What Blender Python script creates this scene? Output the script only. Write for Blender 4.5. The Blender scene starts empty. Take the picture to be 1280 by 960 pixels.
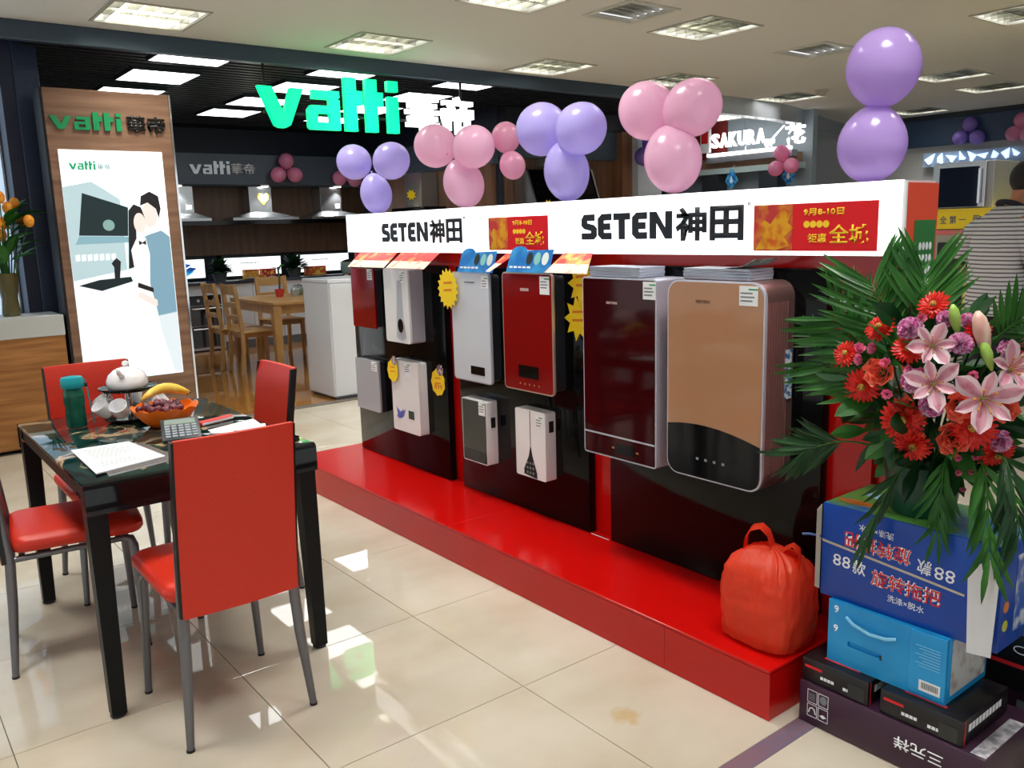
import bpy, bmesh, math, random
from mathutils import Vector, Matrix, Quaternion
R = random.Random(7)
PI = math.pi
C = bpy.context.scene.collection
SC = bpy.context.scene

# ---------------------------------------------------------------- camera
yaw, pit, rol, CH = math.radians(52.133), math.radians(10.309), math.radians(-1.672), 1.45
fw = Vector((math.cos(yaw)*math.cos(pit), math.sin(yaw)*math.cos(pit), -math.sin(pit)))
rt = Vector((math.sin(yaw), -math.cos(yaw), 0)); up = rt.cross(fw)
rt, up = rt*math.cos(rol)+up*math.sin(rol), -rt*math.sin(rol)+up*math.cos(rol)
cd = bpy.data.cameras.new('camera'); cam = bpy.data.objects.new('camera', cd); C.objects.link(cam)
cd.sensor_width = 36; cd.lens = 36*1069.16/1280; cd.clip_start = .05; cd.clip_end = 100
cam.matrix_world = Matrix(((rt.x, up.x, -fw.x, 0), (rt.y, up.y, -fw.y, 0), (rt.z, up.z, -fw.z, CH), (0, 0, 0, 1)))
SC.camera = cam
# ---------------------------------------------------------------- world and exposure
wd = bpy.data.worlds.new('world'); SC.world = wd; wd.use_nodes = True
wd.node_tree.nodes['Background'].inputs[0].default_value = (.95, .98, 1, 1)
wd.node_tree.nodes['Background'].inputs[1].default_value = 1.0
SC.view_settings.view_transform = 'Standard'; SC.view_settings.look = 'None'
SC.view_settings.exposure = .12; SC.view_settings.gamma = 1; SC.view_settings.use_curve_mapping = False

LAMP_W = 19

# ---------------------------------------------------------------- materials
def lin(c):
    if isinstance(c, (int, float)): c = (c, c, c)
    return tuple(((v/255)/12.92 if v/255 <= .04045 else ((v/255+.055)/1.055)**2.4) for v in c)+(1,)
MATS = {}
def M(name, col=(200, 200, 200), rough=.5, metal=0, emit=0, ecol=None, coat=0, spec=.5, noise=None, bump=0, trans=0, translucent=0, ior=1.45):
    """noise = (second colour, (sx,sy,sz) scale, detail, lo, hi) mixed by world position"""
    if name in MATS: return MATS[name]
    m = bpy.data.materials.new(name); m.use_nodes = True; MATS[name] = m
    n = m.node_tree.nodes; L = m.node_tree.links; b = n['Principled BSDF']
    b.inputs['Base Color'].default_value = lin(col); b.inputs['Roughness'].default_value = rough
    b.inputs['Metallic'].default_value = metal; b.inputs['Coat Weight'].default_value = coat; b.inputs['Coat Roughness'].default_value = .03
    b.inputs['Specular IOR Level'].default_value = spec; b.inputs['Transmission Weight'].default_value = trans; b.inputs['IOR'].default_value = ior
    if emit:
        b.inputs['Emission Color'].default_value = lin(ecol or col); b.inputs['Emission Strength'].default_value = emit
    if noise:
        c2, sc, det, lo, hi = noise
        g = n.new('ShaderNodeNewGeometry'); mp = n.new('ShaderNodeMapping'); mp.inputs['Scale'].default_value = sc
        t = n.new('ShaderNodeTexNoise'); t.inputs['Scale'].default_value = 1; t.inputs['Detail'].default_value = det
        r = n.new('ShaderNodeMapRange'); r.inputs['From Min'].default_value = lo; r.inputs['From Max'].default_value = hi
        mx = n.new('ShaderNodeMix'); mx.data_type = 'RGBA'
        mx.inputs['A'].default_value = lin(col); mx.inputs['B'].default_value = lin(c2)
        L.new(g.outputs['Position'], mp.inputs['Vector']); L.new(mp.outputs[0], t.inputs['Vector'])
        L.new(t.outputs[0], r.inputs['Value']); L.new(r.outputs[0], mx.inputs['Factor'])
        L.new(mx.outputs['Result'], b.inputs['Base Color'])
        if emit: L.new(mx.outputs['Result'], b.inputs['Emission Color'])
        if bump:
            bp = n.new('ShaderNodeBump'); bp.inputs['Strength'].default_value = bump; bp.inputs['Distance'].default_value = .01
            L.new(t.outputs[0], bp.inputs['Height']); L.new(bp.outputs[0], b.inputs['Normal'])
    if translucent:
        tr = n.new('ShaderNodeBsdfTranslucent'); tr.inputs[0].default_value = lin(col)
        ms = n.new('ShaderNodeMixShader'); ms.inputs[0].default_value = translucent
        L.new(b.outputs[0], ms.inputs[1]); L.new(tr.outputs[0], ms.inputs[2]); L.new(ms.outputs[0], n['Material Output'].inputs[0])
    return m
white = M('white_gloss', (232, 234, 236), .25, coat=.3)
whitem = M('white_matt', (225, 226, 224), .6)
black = M('black_gloss', (10, 10, 11), .08, spec=.35)
blackm = M('black_matt', (16, 16, 18), .5)
steel = M('steel', (190, 192, 195), .25, 1)
chrome = M('chrome', (225, 228, 230), .08, 1)
greym = M('grey_metal', (120, 122, 126), .35, .9)
navy = M('navy_paint', (30, 40, 62), .35)
red = M('red_laminate', (184, 12, 9), .16)
redd = red
paper = M('paper', (236, 238, 240), .6)
yel = M('yellow_card', (250, 214, 10), .5)
cardc = M('cardboard', (186, 176, 158), .8)
ink = M('ink_black', (20, 28, 36), .5)
inkw = M('ink_white', (235, 238, 242), .5)
inkr = M('ink_red', (208, 30, 34), .5)
inky = M('ink_yellow', (250, 205, 40), .5)
inkb = M('ink_blue', (40, 70, 130), .5)
inkg = M('ink_green', (30, 150, 100), .5)
inkgr = M('ink_grey', (120, 128, 132), .5)
leafg = M('leaf_green', (32, 90, 28), .4, noise=((60, 122, 42), (9, 9, 9), 2, .35, .65), translucent=.25)
leafd = M('leaf_dark', (16, 54, 24), .4, noise=((30, 78, 34), (9, 9, 9), 2, .35, .65), translucent=.2)

# ---------------------------------------------------------------- geometry helpers
class G:
    def __init__(s): s.b = bmesh.new()
    def poly(s, pts): return s.b.faces.new([s.b.verts.new(p) for p in pts])
    def box(s, x0, x1, y0, y1, z0, z1, r=0, seg=2):
        v = [s.b.verts.new((x, y, z)) for x in (x0, x1) for y in (y0, y1) for z in (z0, z1)]
        f = [s.b.faces.new([v[i] for i in q]) for q in ((0, 1, 3, 2), (4, 6, 7, 5), (0, 4, 5, 1), (2, 3, 7, 6), (0, 2, 6, 4), (1, 5, 7, 3))]
        if r: bmesh.ops.bevel(s.b, geom=list({e for q in f for e in q.edges}), offset=r, segments=seg, profile=.5, affect='EDGES')
        return s
    def prism(s, pts, d):
        """closed 3D polygon pts swept by vector d"""
        d = Vector(d); a = [s.b.verts.new(p) for p in pts]; b = [s.b.verts.new(Vector(p)+d) for p in pts]
        s.b.faces.new(a[::-1]); s.b.faces.new(b); n = len(pts)
        for i in range(n): s.b.faces.new([a[i], a[(i+1) % n], b[(i+1) % n], b[i]])
        return s
    def loft(s, rings, cap=True, close=True):
        vs = [[s.b.verts.new(p) for p in r] for r in rings]; n = len(rings[0])
        for a, b in zip(vs, vs[1:]):
            for i in range(n if close else n-1): s.b.faces.new([a[i], a[(i+1) % n], b[(i+1) % n], b[i]])
        if cap and close: s.b.faces.new(vs[0][::-1]); s.b.faces.new(vs[-1])
        return s
    def tube(s, path, r, seg=10):
        P = [Vector(p) for p in path]; rr = r if isinstance(r, (list, tuple)) else [r]*len(P); rings = []; ref = None
        for i, p in enumerate(P):
            t = (P[min(i+1, len(P)-1)]-P[max(i-1, 0)]).normalized()
            if ref is None: ref = t.orthogonal().normalized()
            ref = (ref-t*ref.dot(t)).normalized(); bi = t.cross(ref)
            rings.append([p+(ref*math.cos(2*PI*k/seg)+bi*math.sin(2*PI*k/seg))*rr[i] for k in range(seg)])
        return s.loft(rings)
    def lathe(s, prof, seg=20, c=(0, 0, 0), cap=True):
        return s.loft([[(c[0]+r*math.cos(2*PI*k/seg), c[1]+r*math.sin(2*PI*k/seg), c[2]+z) for k in range(seg)] for r, z in prof], cap)
    def ball(s, c, r, q=None, nu=14, nv=9, f=None):
        """ellipsoid, optional quaternion, optional radius function of polar angle t"""
        r = (r, r, r) if isinstance(r, (int, float)) else r; rings = []
        for j in range(nv+1):
            t = PI*j/nv; st = max(math.sin(t), .004); k = f(t) if f else 1
            rg = []
            for i in range(nu):
                p = Vector((r[0]*k*st*math.cos(2*PI*i/nu), r[1]*k*st*math.sin(2*PI*i/nu), -r[2]*math.cos(t)))
                if q: p = q @ p
                rg.append(p+Vector(c))
            rings.append(rg)
        return s.loft(rings)
    def xf(s, m): bmesh.ops.transform(s.b, matrix=m, verts=s.b.verts[:]); return s
def mesh(name, g, mats, smooth=False):
    bmesh.ops.recalc_face_normals(g.b, faces=g.b.faces[:])
    me = bpy.data.meshes.new(name); g.b.to_mesh(me); g.b.free()
    for m in (mats if isinstance(mats, list) else [mats]): me.materials.append(m)
    if smooth:
        for p in me.polygons: p.use_smooth = True
        if smooth is not True:
            me.set_sharp_from_angle(angle=math.radians(smooth))
    return me
def obj(name, g, mat, parent=None, smooth=False, label=None, w=False):
    """one mesh object; w=True: g is in world space although the parent is placed"""
    if w and parent:
        g.xf((Matrix.Translation(parent.location) @ Matrix.Rotation(parent.rotation_euler.z, 4, 'Z')).inverted())
    me = g if isinstance(g, bpy.types.Mesh) else mesh(name, g, mat, smooth)
    o = bpy.data.objects.new(name, me); C.objects.link(o)
    if parent: o.parent = parent
    if label: o['label'] = label
    return o
def tag(o, label, cat, group=None):
    o['label'] = label; o['category'] = cat
    if group: o['group'] = group
    return o
def thing(name, label, cat, loc=(0, 0, 0), rz=0, group=None):
    o = bpy.data.objects.new(name, None); C.objects.link(o); o.empty_display_size = .1
    o.location = loc; o.rotation_euler = (0, 0, rz)
    return tag(o, label, cat, group)
def struct(name, g, mat, parent=None, smooth=False):
    o = obj(name, g, mat, parent, smooth)
    if not parent: o['kind'] = 'structure'
    return o
def copy_tree(o, loc, rz=None, label=None, group=None):
    r = o.copy(); C.objects.link(r); r.location = loc
    if rz is not None: r.rotation_euler = (0, 0, rz)
    if label: r['label'] = label
    if group: r['group'] = group
    for c in list(o.children):
        d = c.copy(); C.objects.link(d); d.parent = r
        for e in list(c.children):
            f = e.copy(); C.objects.link(f); f.parent = d
    return r
def frame(o, u, v):
    """matrix of local x,y,z -> origin o, directions u, v and u x v"""
    u, v = Vector(u).normalized(), Vector(v).normalized(); n = u.cross(v); o = Vector(o)
    return Matrix(((u.x, v.x, n.x, o.x), (u.y, v.y, n.y, o.y), (u.z, v.z, n.z, o.z), (0, 0, 0, 1)))
FX = lambda x, y, z: frame((x, y, z), (0, -1, 0), (0, 0, 1))     # surface facing -X, read from the aisle
FY = lambda x, y, z: frame((x, y, z), (1, 0, 0), (0, 0, 1))      # surface facing -Y
def glyphs(body, w, h, mtx, depth=.0012, bold=0):
    """lettering fitted to w x h (h None keeps the aspect), lying in the frame mtx, as a G"""
    cu = bpy.data.curves.new('t', 'FONT'); cu.body = body; cu.resolution_u = 2; cu.offset = bold
    o = bpy.data.objects.new('t', cu); C.objects.link(o); bpy.context.view_layer.update()
    me = bpy.data.meshes.new_from_object(o); bpy.data.objects.remove(o); bpy.data.curves.remove(cu)
    g = G(); g.b.from_mesh(me); bpy.data.meshes.remove(me)
    xs = [v.co.x for v in g.b.verts]; ys = [v.co.y for v in g.b.verts]
    sx = w/(max(xs)-min(xs)) if w else None; sy = h/(max(ys)-min(ys)) if h else None
    sx = sx or sy; sy = sy or sx
    x0, y0 = min(xs), min(ys)
    for v in g.b.verts: v.co = ((v.co.x-x0)*sx, (v.co.y-y0)*sy, 0)
    bmesh.ops.remove_doubles(g.b, verts=g.b.verts[:], dist=1e-6)
    r = bmesh.ops.extrude_face_region(g.b, geom=g.b.faces[:])
    for v in r['geom']:
        if isinstance(v, bmesh.types.BMVert): v.co.z += depth
    return g.xf(mtx)
def strokes(lines, t):
    """2D polylines of width t -> list of quads"""
    out = []
    for ln in lines:
        P = [Vector(p) for p in ln]; n = len(P); ls, rs = [], []
        for i in range(n):
            d0 = (P[i]-P[i-1]).normalized() if i else (P[1]-P[0]).normalized()
            d1 = (P[i+1]-P[i]).normalized() if i < n-1 else d0
            if not i: d0 = d1
            nn = Vector((-(d0+d1).y, (d0+d1).x)); nn.normalize()
            k = t/2/max(.45, nn.dot(Vector((-d1.y, d1.x))))
            ls.append(P[i]+nn*k); rs.append(P[i]-nn*k)
        for i in range(n-1): out.append([rs[i], rs[i+1], ls[i+1], ls[i]])
    return out
def flat(polys, mtx, depth, sx=1, sy=1, ox=0, oy=0, g=None):
    g = g or G()
    for q in polys: g.prism([mtx @ Vector((ox+p[0]*sx, oy+p[1]*sy, 0)) for p in q], mtx.to_3x3() @ Vector((0, 0, depth)))
    return g
VATTI = [  # letters of the appliance brand, unit height, each a list of polygons
    [[(0, .72), (.24, .72), (.42, .26), (.34, 0), (.26, .04)], [(.42, .26), (.56, .72), (.79, .72), (.53, .05), (.44, 0), (.34, 0)]],
    [[(.95, .56), (1.4, .56), (1.45, .6), (1.45, .72), (.95, .72)], [(1.26, 0), (1.45, 0), (1.45, .56), (1.26, .56)], [(.86, .04), (.9, 0), (1.03, 0), (1.03, .44), (.92, .44), (.86, .36)], [(1.03, .3), (1.26, .3), (1.26, .44), (1.03, .44)], [(1.03, 0), (1.26, 0), (1.26, .13), (1.03, .13)]],
    [[(1.56, 0), (1.78, 0), (1.78, 1), (1.56, 1)], [(1.78, .5), (1.9, .5), (1.9, .76), (1.78, .76)]],
    [[(1.97, 0), (2.19, 0), (2.19, 1), (1.97, 1)], [(2.19, .5), (2.31, .5), (2.31, .76), (2.19, .76)]],
    [[(2.41, 0), (2.62, 0), (2.62, .7), (2.41, .7)], [(2.41, .8), (2.62, .8), (2.62, 1), (2.41, 1)]]]
def seten(w, h, mtx, depth=.0015):
    t = .26; a = t/2
    S = [[(.6, 1-a), (a+.06, 1-a), (a, .9-a), (a, .6), (a+.06, .54), (.5, .46), (.56, .4), (.56, a+.06), (.5, a), (0, a)]]
    E = [[(.6, 1-a), (a+.1, 1-a), (a, .9-a), (a, .1+a), (a+.1, a), (.6, a)], [(a+t/2, .5), (.54, .5)]]
    T = [[(0, 1-a), (.7, 1-a)], [(.35, 1-t), (.35, 0)]]
    NP = [[(0, 0), (t, 0), (t, 1), (0, 1)], [(.86-t, 0), (.86, 0), (.86, 1), (.86-t, 1)], [(t, .6), (.86-t, 0), (.86-t, .4), (t, 1)]]
    g = G(); x = 0
    for L, adv in ((S, .74), (E, .68), (T, .78), (E, .7), (None, .9)):
        for q in (strokes(L, t) if L else NP):
            g.prism([mtx @ Vector(((x+p[0])*w/3.76, p[1]*h, 0)) for p in q], mtx.to_3x3() @ Vector((0, 0, depth)))
        x += adv
    return g
def rrect(a0, a1, b0, b1, r, seg=5):
    o = []
    for ca, cb, s in ((a1-r, b1-r, 0), (a0+r, b1-r, 1), (a0+r, b0+r, 2), (a1-r, b0+r, 3)):
        for k in range(seg+1):
            t = PI/2*(s+k/seg); o.append((ca+r*math.cos(t), cb+r*math.sin(t)))
    return o
# ================================================================ SETTING
tile_m = M('polished_tile', (192, 184, 168), .018, spec=.55, noise=((178, 167, 147), (2.2, 3.1, 1), 5, .35, .7))
n_ = tile_m.node_tree.nodes; l_ = tile_m.node_tree.links; gm_ = n_.new('ShaderNodeNewGeometry'); vd_ = n_.new('ShaderNodeVectorMath'); vd_.operation = 'DISTANCE'; vd_.inputs[1].default_value = (1.689, 1.660, 0)
nz_ = n_.new('ShaderNodeTexNoise'); nz_.inputs['Scale'].default_value = 22; ad_ = n_.new('ShaderNodeMath'); ad_.operation = 'MULTIPLY_ADD'; ad_.inputs[1].default_value = .09
mr_ = n_.new('ShaderNodeMapRange'); mr_.inputs['From Min'].default_value = .1; mr_.inputs['From Max'].default_value = .065; mr_.inputs['To Max'].default_value = .6
mx_ = n_.new('ShaderNodeMix'); mx_.data_type = 'RGBA'; mx_.inputs['B'].default_value = lin((176, 146, 84)); bs_ = n_['Principled BSDF']; src_ = bs_.inputs['Base Color'].links[0].from_socket
l_.new(gm_.outputs['Position'], vd_.inputs[0]); l_.new(gm_.outputs['Position'], nz_.inputs['Vector']); l_.new(nz_.outputs[0], ad_.inputs[0]); l_.new(vd_.outputs['Value'], ad_.inputs[2]); l_.new(ad_.outputs[0], mr_.inputs['Value']); l_.new(mr_.outputs[0], mx_.inputs['Factor']); l_.new(src_, mx_.inputs['A']); l_.new(mx_.outputs['Result'], bs_.inputs['Base Color'])   # old yellow stain on one tile
grout = M('grout', (96, 86, 72), .8)
g = G().box(-6, 14, -6, 12.2, -.06, -.007)
floor = struct('floor', g, grout)
TX, TY, TS = 1.562, 2.667, .6719
tg = G(); tg.box(.0012, TS-.0012, .0012, TS-.0012, -.007, 0, .0008, 1)
tme = mesh('tile', tg, tile_m)
for i in range(-5, 12):
    for j in range(-5, 6):
        o = obj('tile', tme, None, floor); o.location = (TX+i*TS, TY+j*TS, 0)
wood_floor = M('parquet', (176, 122, 58), .12, noise=((128, 82, 34), (1.2, 11, 1), 4, .3, .7), coat=.4)
struct('floor_parquet', G().box(1.0, 10.4, 6.77, 12, -.006, .004), wood_floor)
struct('trim_threshold', G().box(1.0, 10.4, 6.70, 6.79, -.004, .007), M('threshold', (150, 140, 128), .3, .6))
struct('trim_floor_strip', G().box(-1, 6.5, 1.262, 1.322, -.002, .0012), M('floor_strip', (92, 98, 122), .12, noise=((120, 92, 100), (2, 30, 1), 3, .4, .6)))

# ceiling with openings for the recessed fixtures
LIGHTS = [(1.86, 6.17), (3.57, 6.17), (5.43, 6.27), (7.04, 6.17), (9.27, 6.34), (3.66, 4.48), (5.43, 4.47), (9.5, 4.55), (10.85, 4.7),
          (7.14, 2.85), (12.2, 6.25),
          (1.86, 4.48), (.1, 4.48), (.1, 2.7), (1.86, 2.7), (3.6, 2.7), (.1, .9), (1.86, .9), (3.6, .9)]
VENTS = [(4.56, 4.4, .21), (6.96, 4.5, .23)]
holes = [(x-.29, x+.29, y-.29, y+.29) for x, y in LIGHTS]+[(x-r, x+r, y-r, y+r) for x, y, r in VENTS]
ceil_m = M('ceiling_paint', (208, 207, 200), .75)
CZ = 2.9
xs = sorted({-6, 14} | {h[0] for h in holes} | {h[1] for h in holes}); ys = sorted({-6, 12.2} | {h[2] for h in holes} | {h[3] for h in holes})
g = G()
for a, b in zip(xs, xs[1:]):
    for c, d in zip(ys, ys[1:]):
        mx, my = (a+b)/2, (c+d)/2
        if not any(h[0] < mx < h[1] and h[2] < my < h[3] for h in holes):
            g.poly([(a, c, CZ), (a, d, CZ), (b, d, CZ), (b, c, CZ)])
bmesh.ops.remove_doubles(g.b, verts=g.b.verts[:], dist=1e-5)
r = bmesh.ops.extrude_face_region(g.b, geom=g.b.faces[:])
for v in r['geom']:
    if isinstance(v, bmesh.types.BMVert): v.co.z += .02
struct('ceiling', g, ceil_m)

# recessed louvre lamps
tube_m = M('lamp_tube', (255, 252, 240), .4, emit=16)
louv_m = M('louvre_mirror', (180, 180, 174), .09, 1)
pan_m = M('lamp_pan', (200, 200, 196), .35, .6)
frame_m = M('lamp_frame', (168, 166, 152), .5)
LL = {0: 'beside the navy jamb of the kitchen showroom', 1: 'in front of the green lit hanging letters', 2: 'over the dark beam left of the pink balloons',
      3: 'just behind the pink balloon cluster', 4: 'in front of the silver curved beam', 5: 'between square air vent and green letters',
      6: 'close beside the square air vent, farther from green letters', 7: 'beside the two lilac stacked balloons', 8: 'farther along from the lilac balloons toward the navy fascia', 9: 'above the customer in the striped shirt', 10: 'against the navy fascia of the far wall'}
def louvre_lamp(x, y, label):
    t = thing('ceiling_lamp', label, 'ceiling lamp', (x, y, CZ), 0, 'recessed louvre lamps')
    a = .29
    g = G()
    for x0, x1, y0, y1 in ((-a-.02, a+.02, -a-.02, -a), (-a-.02, a+.02, a, a+.02), (-a-.02, -a, -a, a), (a, a+.02, -a, a)): g.box(x0, x1, y0, y1, -.008, -.0005)
    obj('frame', g, frame_m, t)
    g = G().box(-a+.003, a-.003, -a+.003, a-.003, .13, .135)
    for x0, x1, y0, y1 in ((-a, a, -a, -a+.003), (-a, a, a-.003, a), (-a, -a+.003, -a, a), (a-.003, a, -a, a)): g.box(x0, x1, y0, y1, .0, .13)
    obj('reflector_pan', g, pan_m, t)
    g = G()
    for k in (-1, 1):
        g.box(-a+.004, a-.004, k*.097-.003, k*.097+.003, 0, .075)
    obj('louvre', g, louv_m, t)
    for k in (-.22, -.11, 0, .11, .22):
        obj('louvre_blade', G().box(k-.002, k+.002, -a+.004, a-.004, .002, .073), louv_m, t)
    for k in (-.19, 0, .19):
        obj('tube', G().tube([(-a+.02, k, .11), (a-.02, k, .11)], .011, 8), tube_m, t, True)
    ld = bpy.data.lights.new('lamp_light', 'AREA'); ld.shape = 'SQUARE'; ld.size = .5; ld.energy = LAMP_W; ld.color = (1, .98, .94); ld.spread = math.radians(112)
    lo = bpy.data.objects.new('lamp_light', ld); C.objects.link(lo); lo.parent = t; lo.location = (0, 0, .09)
    return t
lamp0 = None
for k, (x, y) in enumerate(LIGHTS):
    lb = 'recessed mirror louvre ceiling lamp '+LL.get(k, 'added unseen over the aisle for overhead light')
    if not lamp0: lamp0 = louvre_lamp(x, y, lb)
    else:
        lc = copy_tree(lamp0, (x, y, CZ), 0, lb)
        if k >= 11:     # unseen lamps added for light from above, in step with the ceiling grid
            lc.name = 'ceiling_lamp_offscreen'
            for c in lc.children:
                if c.type == 'LIGHT' or c.name.startswith('tube'): c.name = ('lamp_light' if c.type == 'LIGHT' else 'tube')+'_offscreen'
vent_m = M('vent_paint', (196, 194, 182), .5)
for k, (x, y, a) in enumerate(VENTS):
    t = thing('air_vent', ('square ceiling air vent with angled blades, nearer to the kitchen showroom', 'square ceiling air vent with angled blades beside the lilac balloons')[k], 'air vent', (x, y, CZ), 0, 'ceiling air vents')
    g = G()
    for x0, x1, y0, y1 in ((-a-.03, a+.03, -a-.03, -a), (-a-.03, a+.03, a, a+.03), (-a-.03, -a, -a, a), (a, a+.03, -a, a)): g.box(x0, x1, y0, y1, -.012, -.0005)
    obj('frame', g, vent_m, t)
    obj('duct', G().box(-a, a, -a, a, .12, .13), M('duct_dark', (60, 58, 54), .7), t)
    for q in range(5):
        yy = -a+.045+q*(2*a-.06)/5
        obj('blade', G().prism([(-a, yy, 0), (a, yy, 0), (a, yy+.045, .05), (-a, yy+.045, .05)], (0, 0, .003)), vent_m, t)
t = thing('smoke_detector', 'small round white smoke detector on the ceiling', 'smoke detector', (9.1, 5.8, CZ))
obj('base', G().lathe([(.075, -.02), (.085, -.001)], 18), M('detector', (170, 164, 150), .5), t, 40); obj('dome', G().lathe([(.02, -.055), (.05, -.05), (.055, -.02)], 18), M('detector', 0), t, 40)

# walls that close the place off
struct('wall_back', G().box(-6, 10.6, 12.0, 12.2, 0, 2.9), navy)
struct('wall_side', G().box(13.0, 13.2, -6, 12.2, 0, 2.9), M('side_wall', (176, 178, 178), .6))
struct('wall_side_fascia', G().box(12.9, 13.0, 2.5, 6.86, 2.46, 2.9), M('fascia_blue', (46, 66, 96), .4))
struct('wall_side_cornice', G().box(12.84, 13.0, 2.5, 6.88, 2.84, 2.9), M('cornice_dark', (34, 40, 46), .5))

# ================================================================ KITCHEN SHOWROOM
beam_m = M('beam_metal', (66, 80, 94), .3, .55)
struct('trim_beam', G().box(1.05, 8.3, 6.69, 6.76, 2.775, 2.9, .006, 1), beam_m)
struct('trim_jamb', G().box(1.18, 1.34, 7.18, 7.5, 0, 2.9, .004, 1), M('jamb_navy', (44, 56, 80), .3, .3))
struct('ceiling_black_board', G().box(1.05, 8.3, 6.761, 11.6, 2.862, 2.877), blackm)
cb = bpy.data.objects['ceiling_black_board']
slat_m = M('black_slat', (26, 28, 33), .35)
PAN = [(cx, ry) for cx, n_ in ((2.09, 3), (3.39, 4), (4.67, 4)) for ry in (6.8, 7.53, 8.5, 9.41)[:n_]]
y = 6.9; slats = []
while y < 11.0:
    obj('slat', G().box(1.25, 8.3, y, y+.045, 2.83, 2.861), slat_m, cb); y += .115
panel_em = M('light_panel', (250, 252, 255), .5, emit=5)
for n, (cx, ry) in enumerate(PAN):
    y1 = ry+(.355 if ry < 7 else .6)
    t = thing('ceiling_light_panel', 'flat white lit panel under the black slatted showroom ceiling', 'light panel', (cx, ry, 2.797), 0, 'showroom light panels')
    g = G(); W = .56; D = y1-ry
    for x0, x1, a, b in ((0, W, 0, .012), (0, W, D-.012, D), (0, .012, .012, D-.012), (W-.012, W, .012, D-.012)): g.box(x0, x1, a, b, 0, .033)
    obj('frame', g, slat_m, t); obj('diffuser', G().box(.012, W-.012, .012, D-.012, .004, .03), panel_em, t)

# wood pylon with the lit poster
pw = M('pylon_wood', (146, 112, 88), .45, noise=((112, 80, 60), (2, 2, 26), 5, .3, .7))
t = thing('poster_pylon', 'brown wood pylon with brand letters and lit poster beside navy jamb', 'display pylon', (1.68, 6.74, 0))
obj('body', G().box(1.262, 2.098, 6.74, 6.98, 0, 2.49, .004, 1), pw, t, w=True)
obj('edge_trim', G().box(2.098, 2.112, 6.735, 6.98, 0, 2.49), chrome, t, w=True)
obj('edge_trim', G().box(1.247, 1.261, 6.75, 6.98, 0, 2.49), blackm, t, w=True)
gm = M('letter_green', (20, 140, 84), .35); bm_ = M('letter_black', (22, 20, 20), .35)
F = FY(1.285, 6.738, 2.215)
for L in VATTI: obj('letter', flat(L, F, .018, .178, .122), gm, t, w=True)
for k, ch in enumerate('華帝'): obj('letter', glyphs(ch, .125, .118, FY(1.79+k*.14, 6.738, 2.21), .018, .02), bm_, t, w=True)
# poster: backlit print made of flat shapes
PX0, PX1, PZ0, PZ1, PY = 1.318, 2.012, .43, 2.078, 6.735
po = obj('lit_poster', G().box(PX0, PX1, PY-.01, 6.742, PZ0, PZ1), M('poster_print', (214, 238, 244), .3, emit=.62, noise=((250, 254, 255), (2.5, 1, 1.1), 2, .3, .55)), t, w=True)
def em(n, c, s=.72): return M('print_'+n, tuple(v*.4 for v in c) if c else 0, .4, emit=s, ecol=c or None)
def pr(name, pts, m, k=1):
    """shape printed on the poster, points in px of a 140 x 290 poster, y down"""
    P = [(PX0+(PX1-PX0)*x/140, PY-.0105-.0006*k, PZ1-(PZ1-PZ0)*y/290) for x, y in pts]
    g = G().prism(P, (0, .0005, 0)); g.xf(Matrix.Translation((-1.68, -6.74, 0))); return obj(name, g, m, po)
def ell(cx, cy, rx, ry, n=16, a0=0): return [(cx+rx*math.cos(a0+2*PI*k/n), cy+ry*math.sin(a0+2*PI*k/n)) for k in range(n)]
pr('printed_wall', [(0, 45), (38, 38), (74, 60), (74, 160), (0, 162)], em('wall', (206, 232, 236)), 1)
pr('printed_counter', [(0, 160), (78, 148), (140, 165), (140, 240), (0, 290)], em('counter', (246, 254, 254), .95), 2)
pr('printed_hood', [(24, 52), (84, 70), (80, 106), (14, 104)], em('hood', (26, 48, 50)), 3)
pr('printed_hood_base', [(14, 105), (80, 107), (82, 114), (8, 115)], em('base', (150, 196, 208)), 4)
pr('printed_reflection', ell(55, 92, 8, 7), em('refl', (150, 190, 180)), 5)  # reflection drawn into the print as a pale ellipse
pr('printed_hob', [(6, 166), (34, 160), (78, 158), (80, 164), (36, 174)], em('hob', (22, 40, 44)), 4)
pr('printed_kettle', [(55, 162), (56, 145), (53, 140), (60, 133), (66, 138), (62, 162)], em('kettle', (28, 34, 38)), 5)
for k in range(7): pr('printed_caption', [(6+k*8, 128), (12+k*8, 127), (12+k*8, 135), (6+k*8, 136)], em('cap', (240, 250, 250), 1), 5)
pr('printed_sweater', [(100, 108), (112, 104), (128, 100), (139, 108), (139, 208), (106, 212), (104, 180), (96, 170)], em('sweater', (140, 182, 202)), 5)
pr('printed_trousers', [(106, 211), (139, 207), (139, 288), (128, 288), (116, 240)], em('trousers', (232, 242, 246), .85), 5)
pr('printed_face', ell(113, 80, 11, 16), em('skin', (250, 226, 216), .95), 6)
pr('printed_hair', [(101, 68), (103, 56), (116, 50), (128, 56), (130, 72), (126, 84), (123, 72), (112, 64)], em('hair', (34, 30, 32)), 7)
pr('printed_long_hair', [(78, 130), (82, 92), (84, 74), (92, 66), (102, 70), (106, 84), (98, 80), (92, 100), (90, 130), (84, 146), (76, 148)], em('hair', 0), 7)
pr('printed_face', ell(98, 90, 8.5, 13), em('skin', 0), 8)
pr('printed_dress', [(82, 124), (92, 108), (104, 108), (108, 130), (104, 168), (110, 200), (122, 288), (74, 288), (82, 200), (86, 170)], em('dress', (252, 252, 252), .9), 8)
pr('printed_belt', [(87, 166), (108, 174), (108, 180), (86, 172)], em('hair', 0), 9)
pr('printed_arm', [(84, 184), (88, 178), (112, 190), (112, 198), (104, 196)], em('skin', 0), 9)
pr('printed_bow', [(94, 112), (99, 115), (104, 112), (104, 118), (99, 116), (94, 118)], em('hair', 0), 9)
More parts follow.
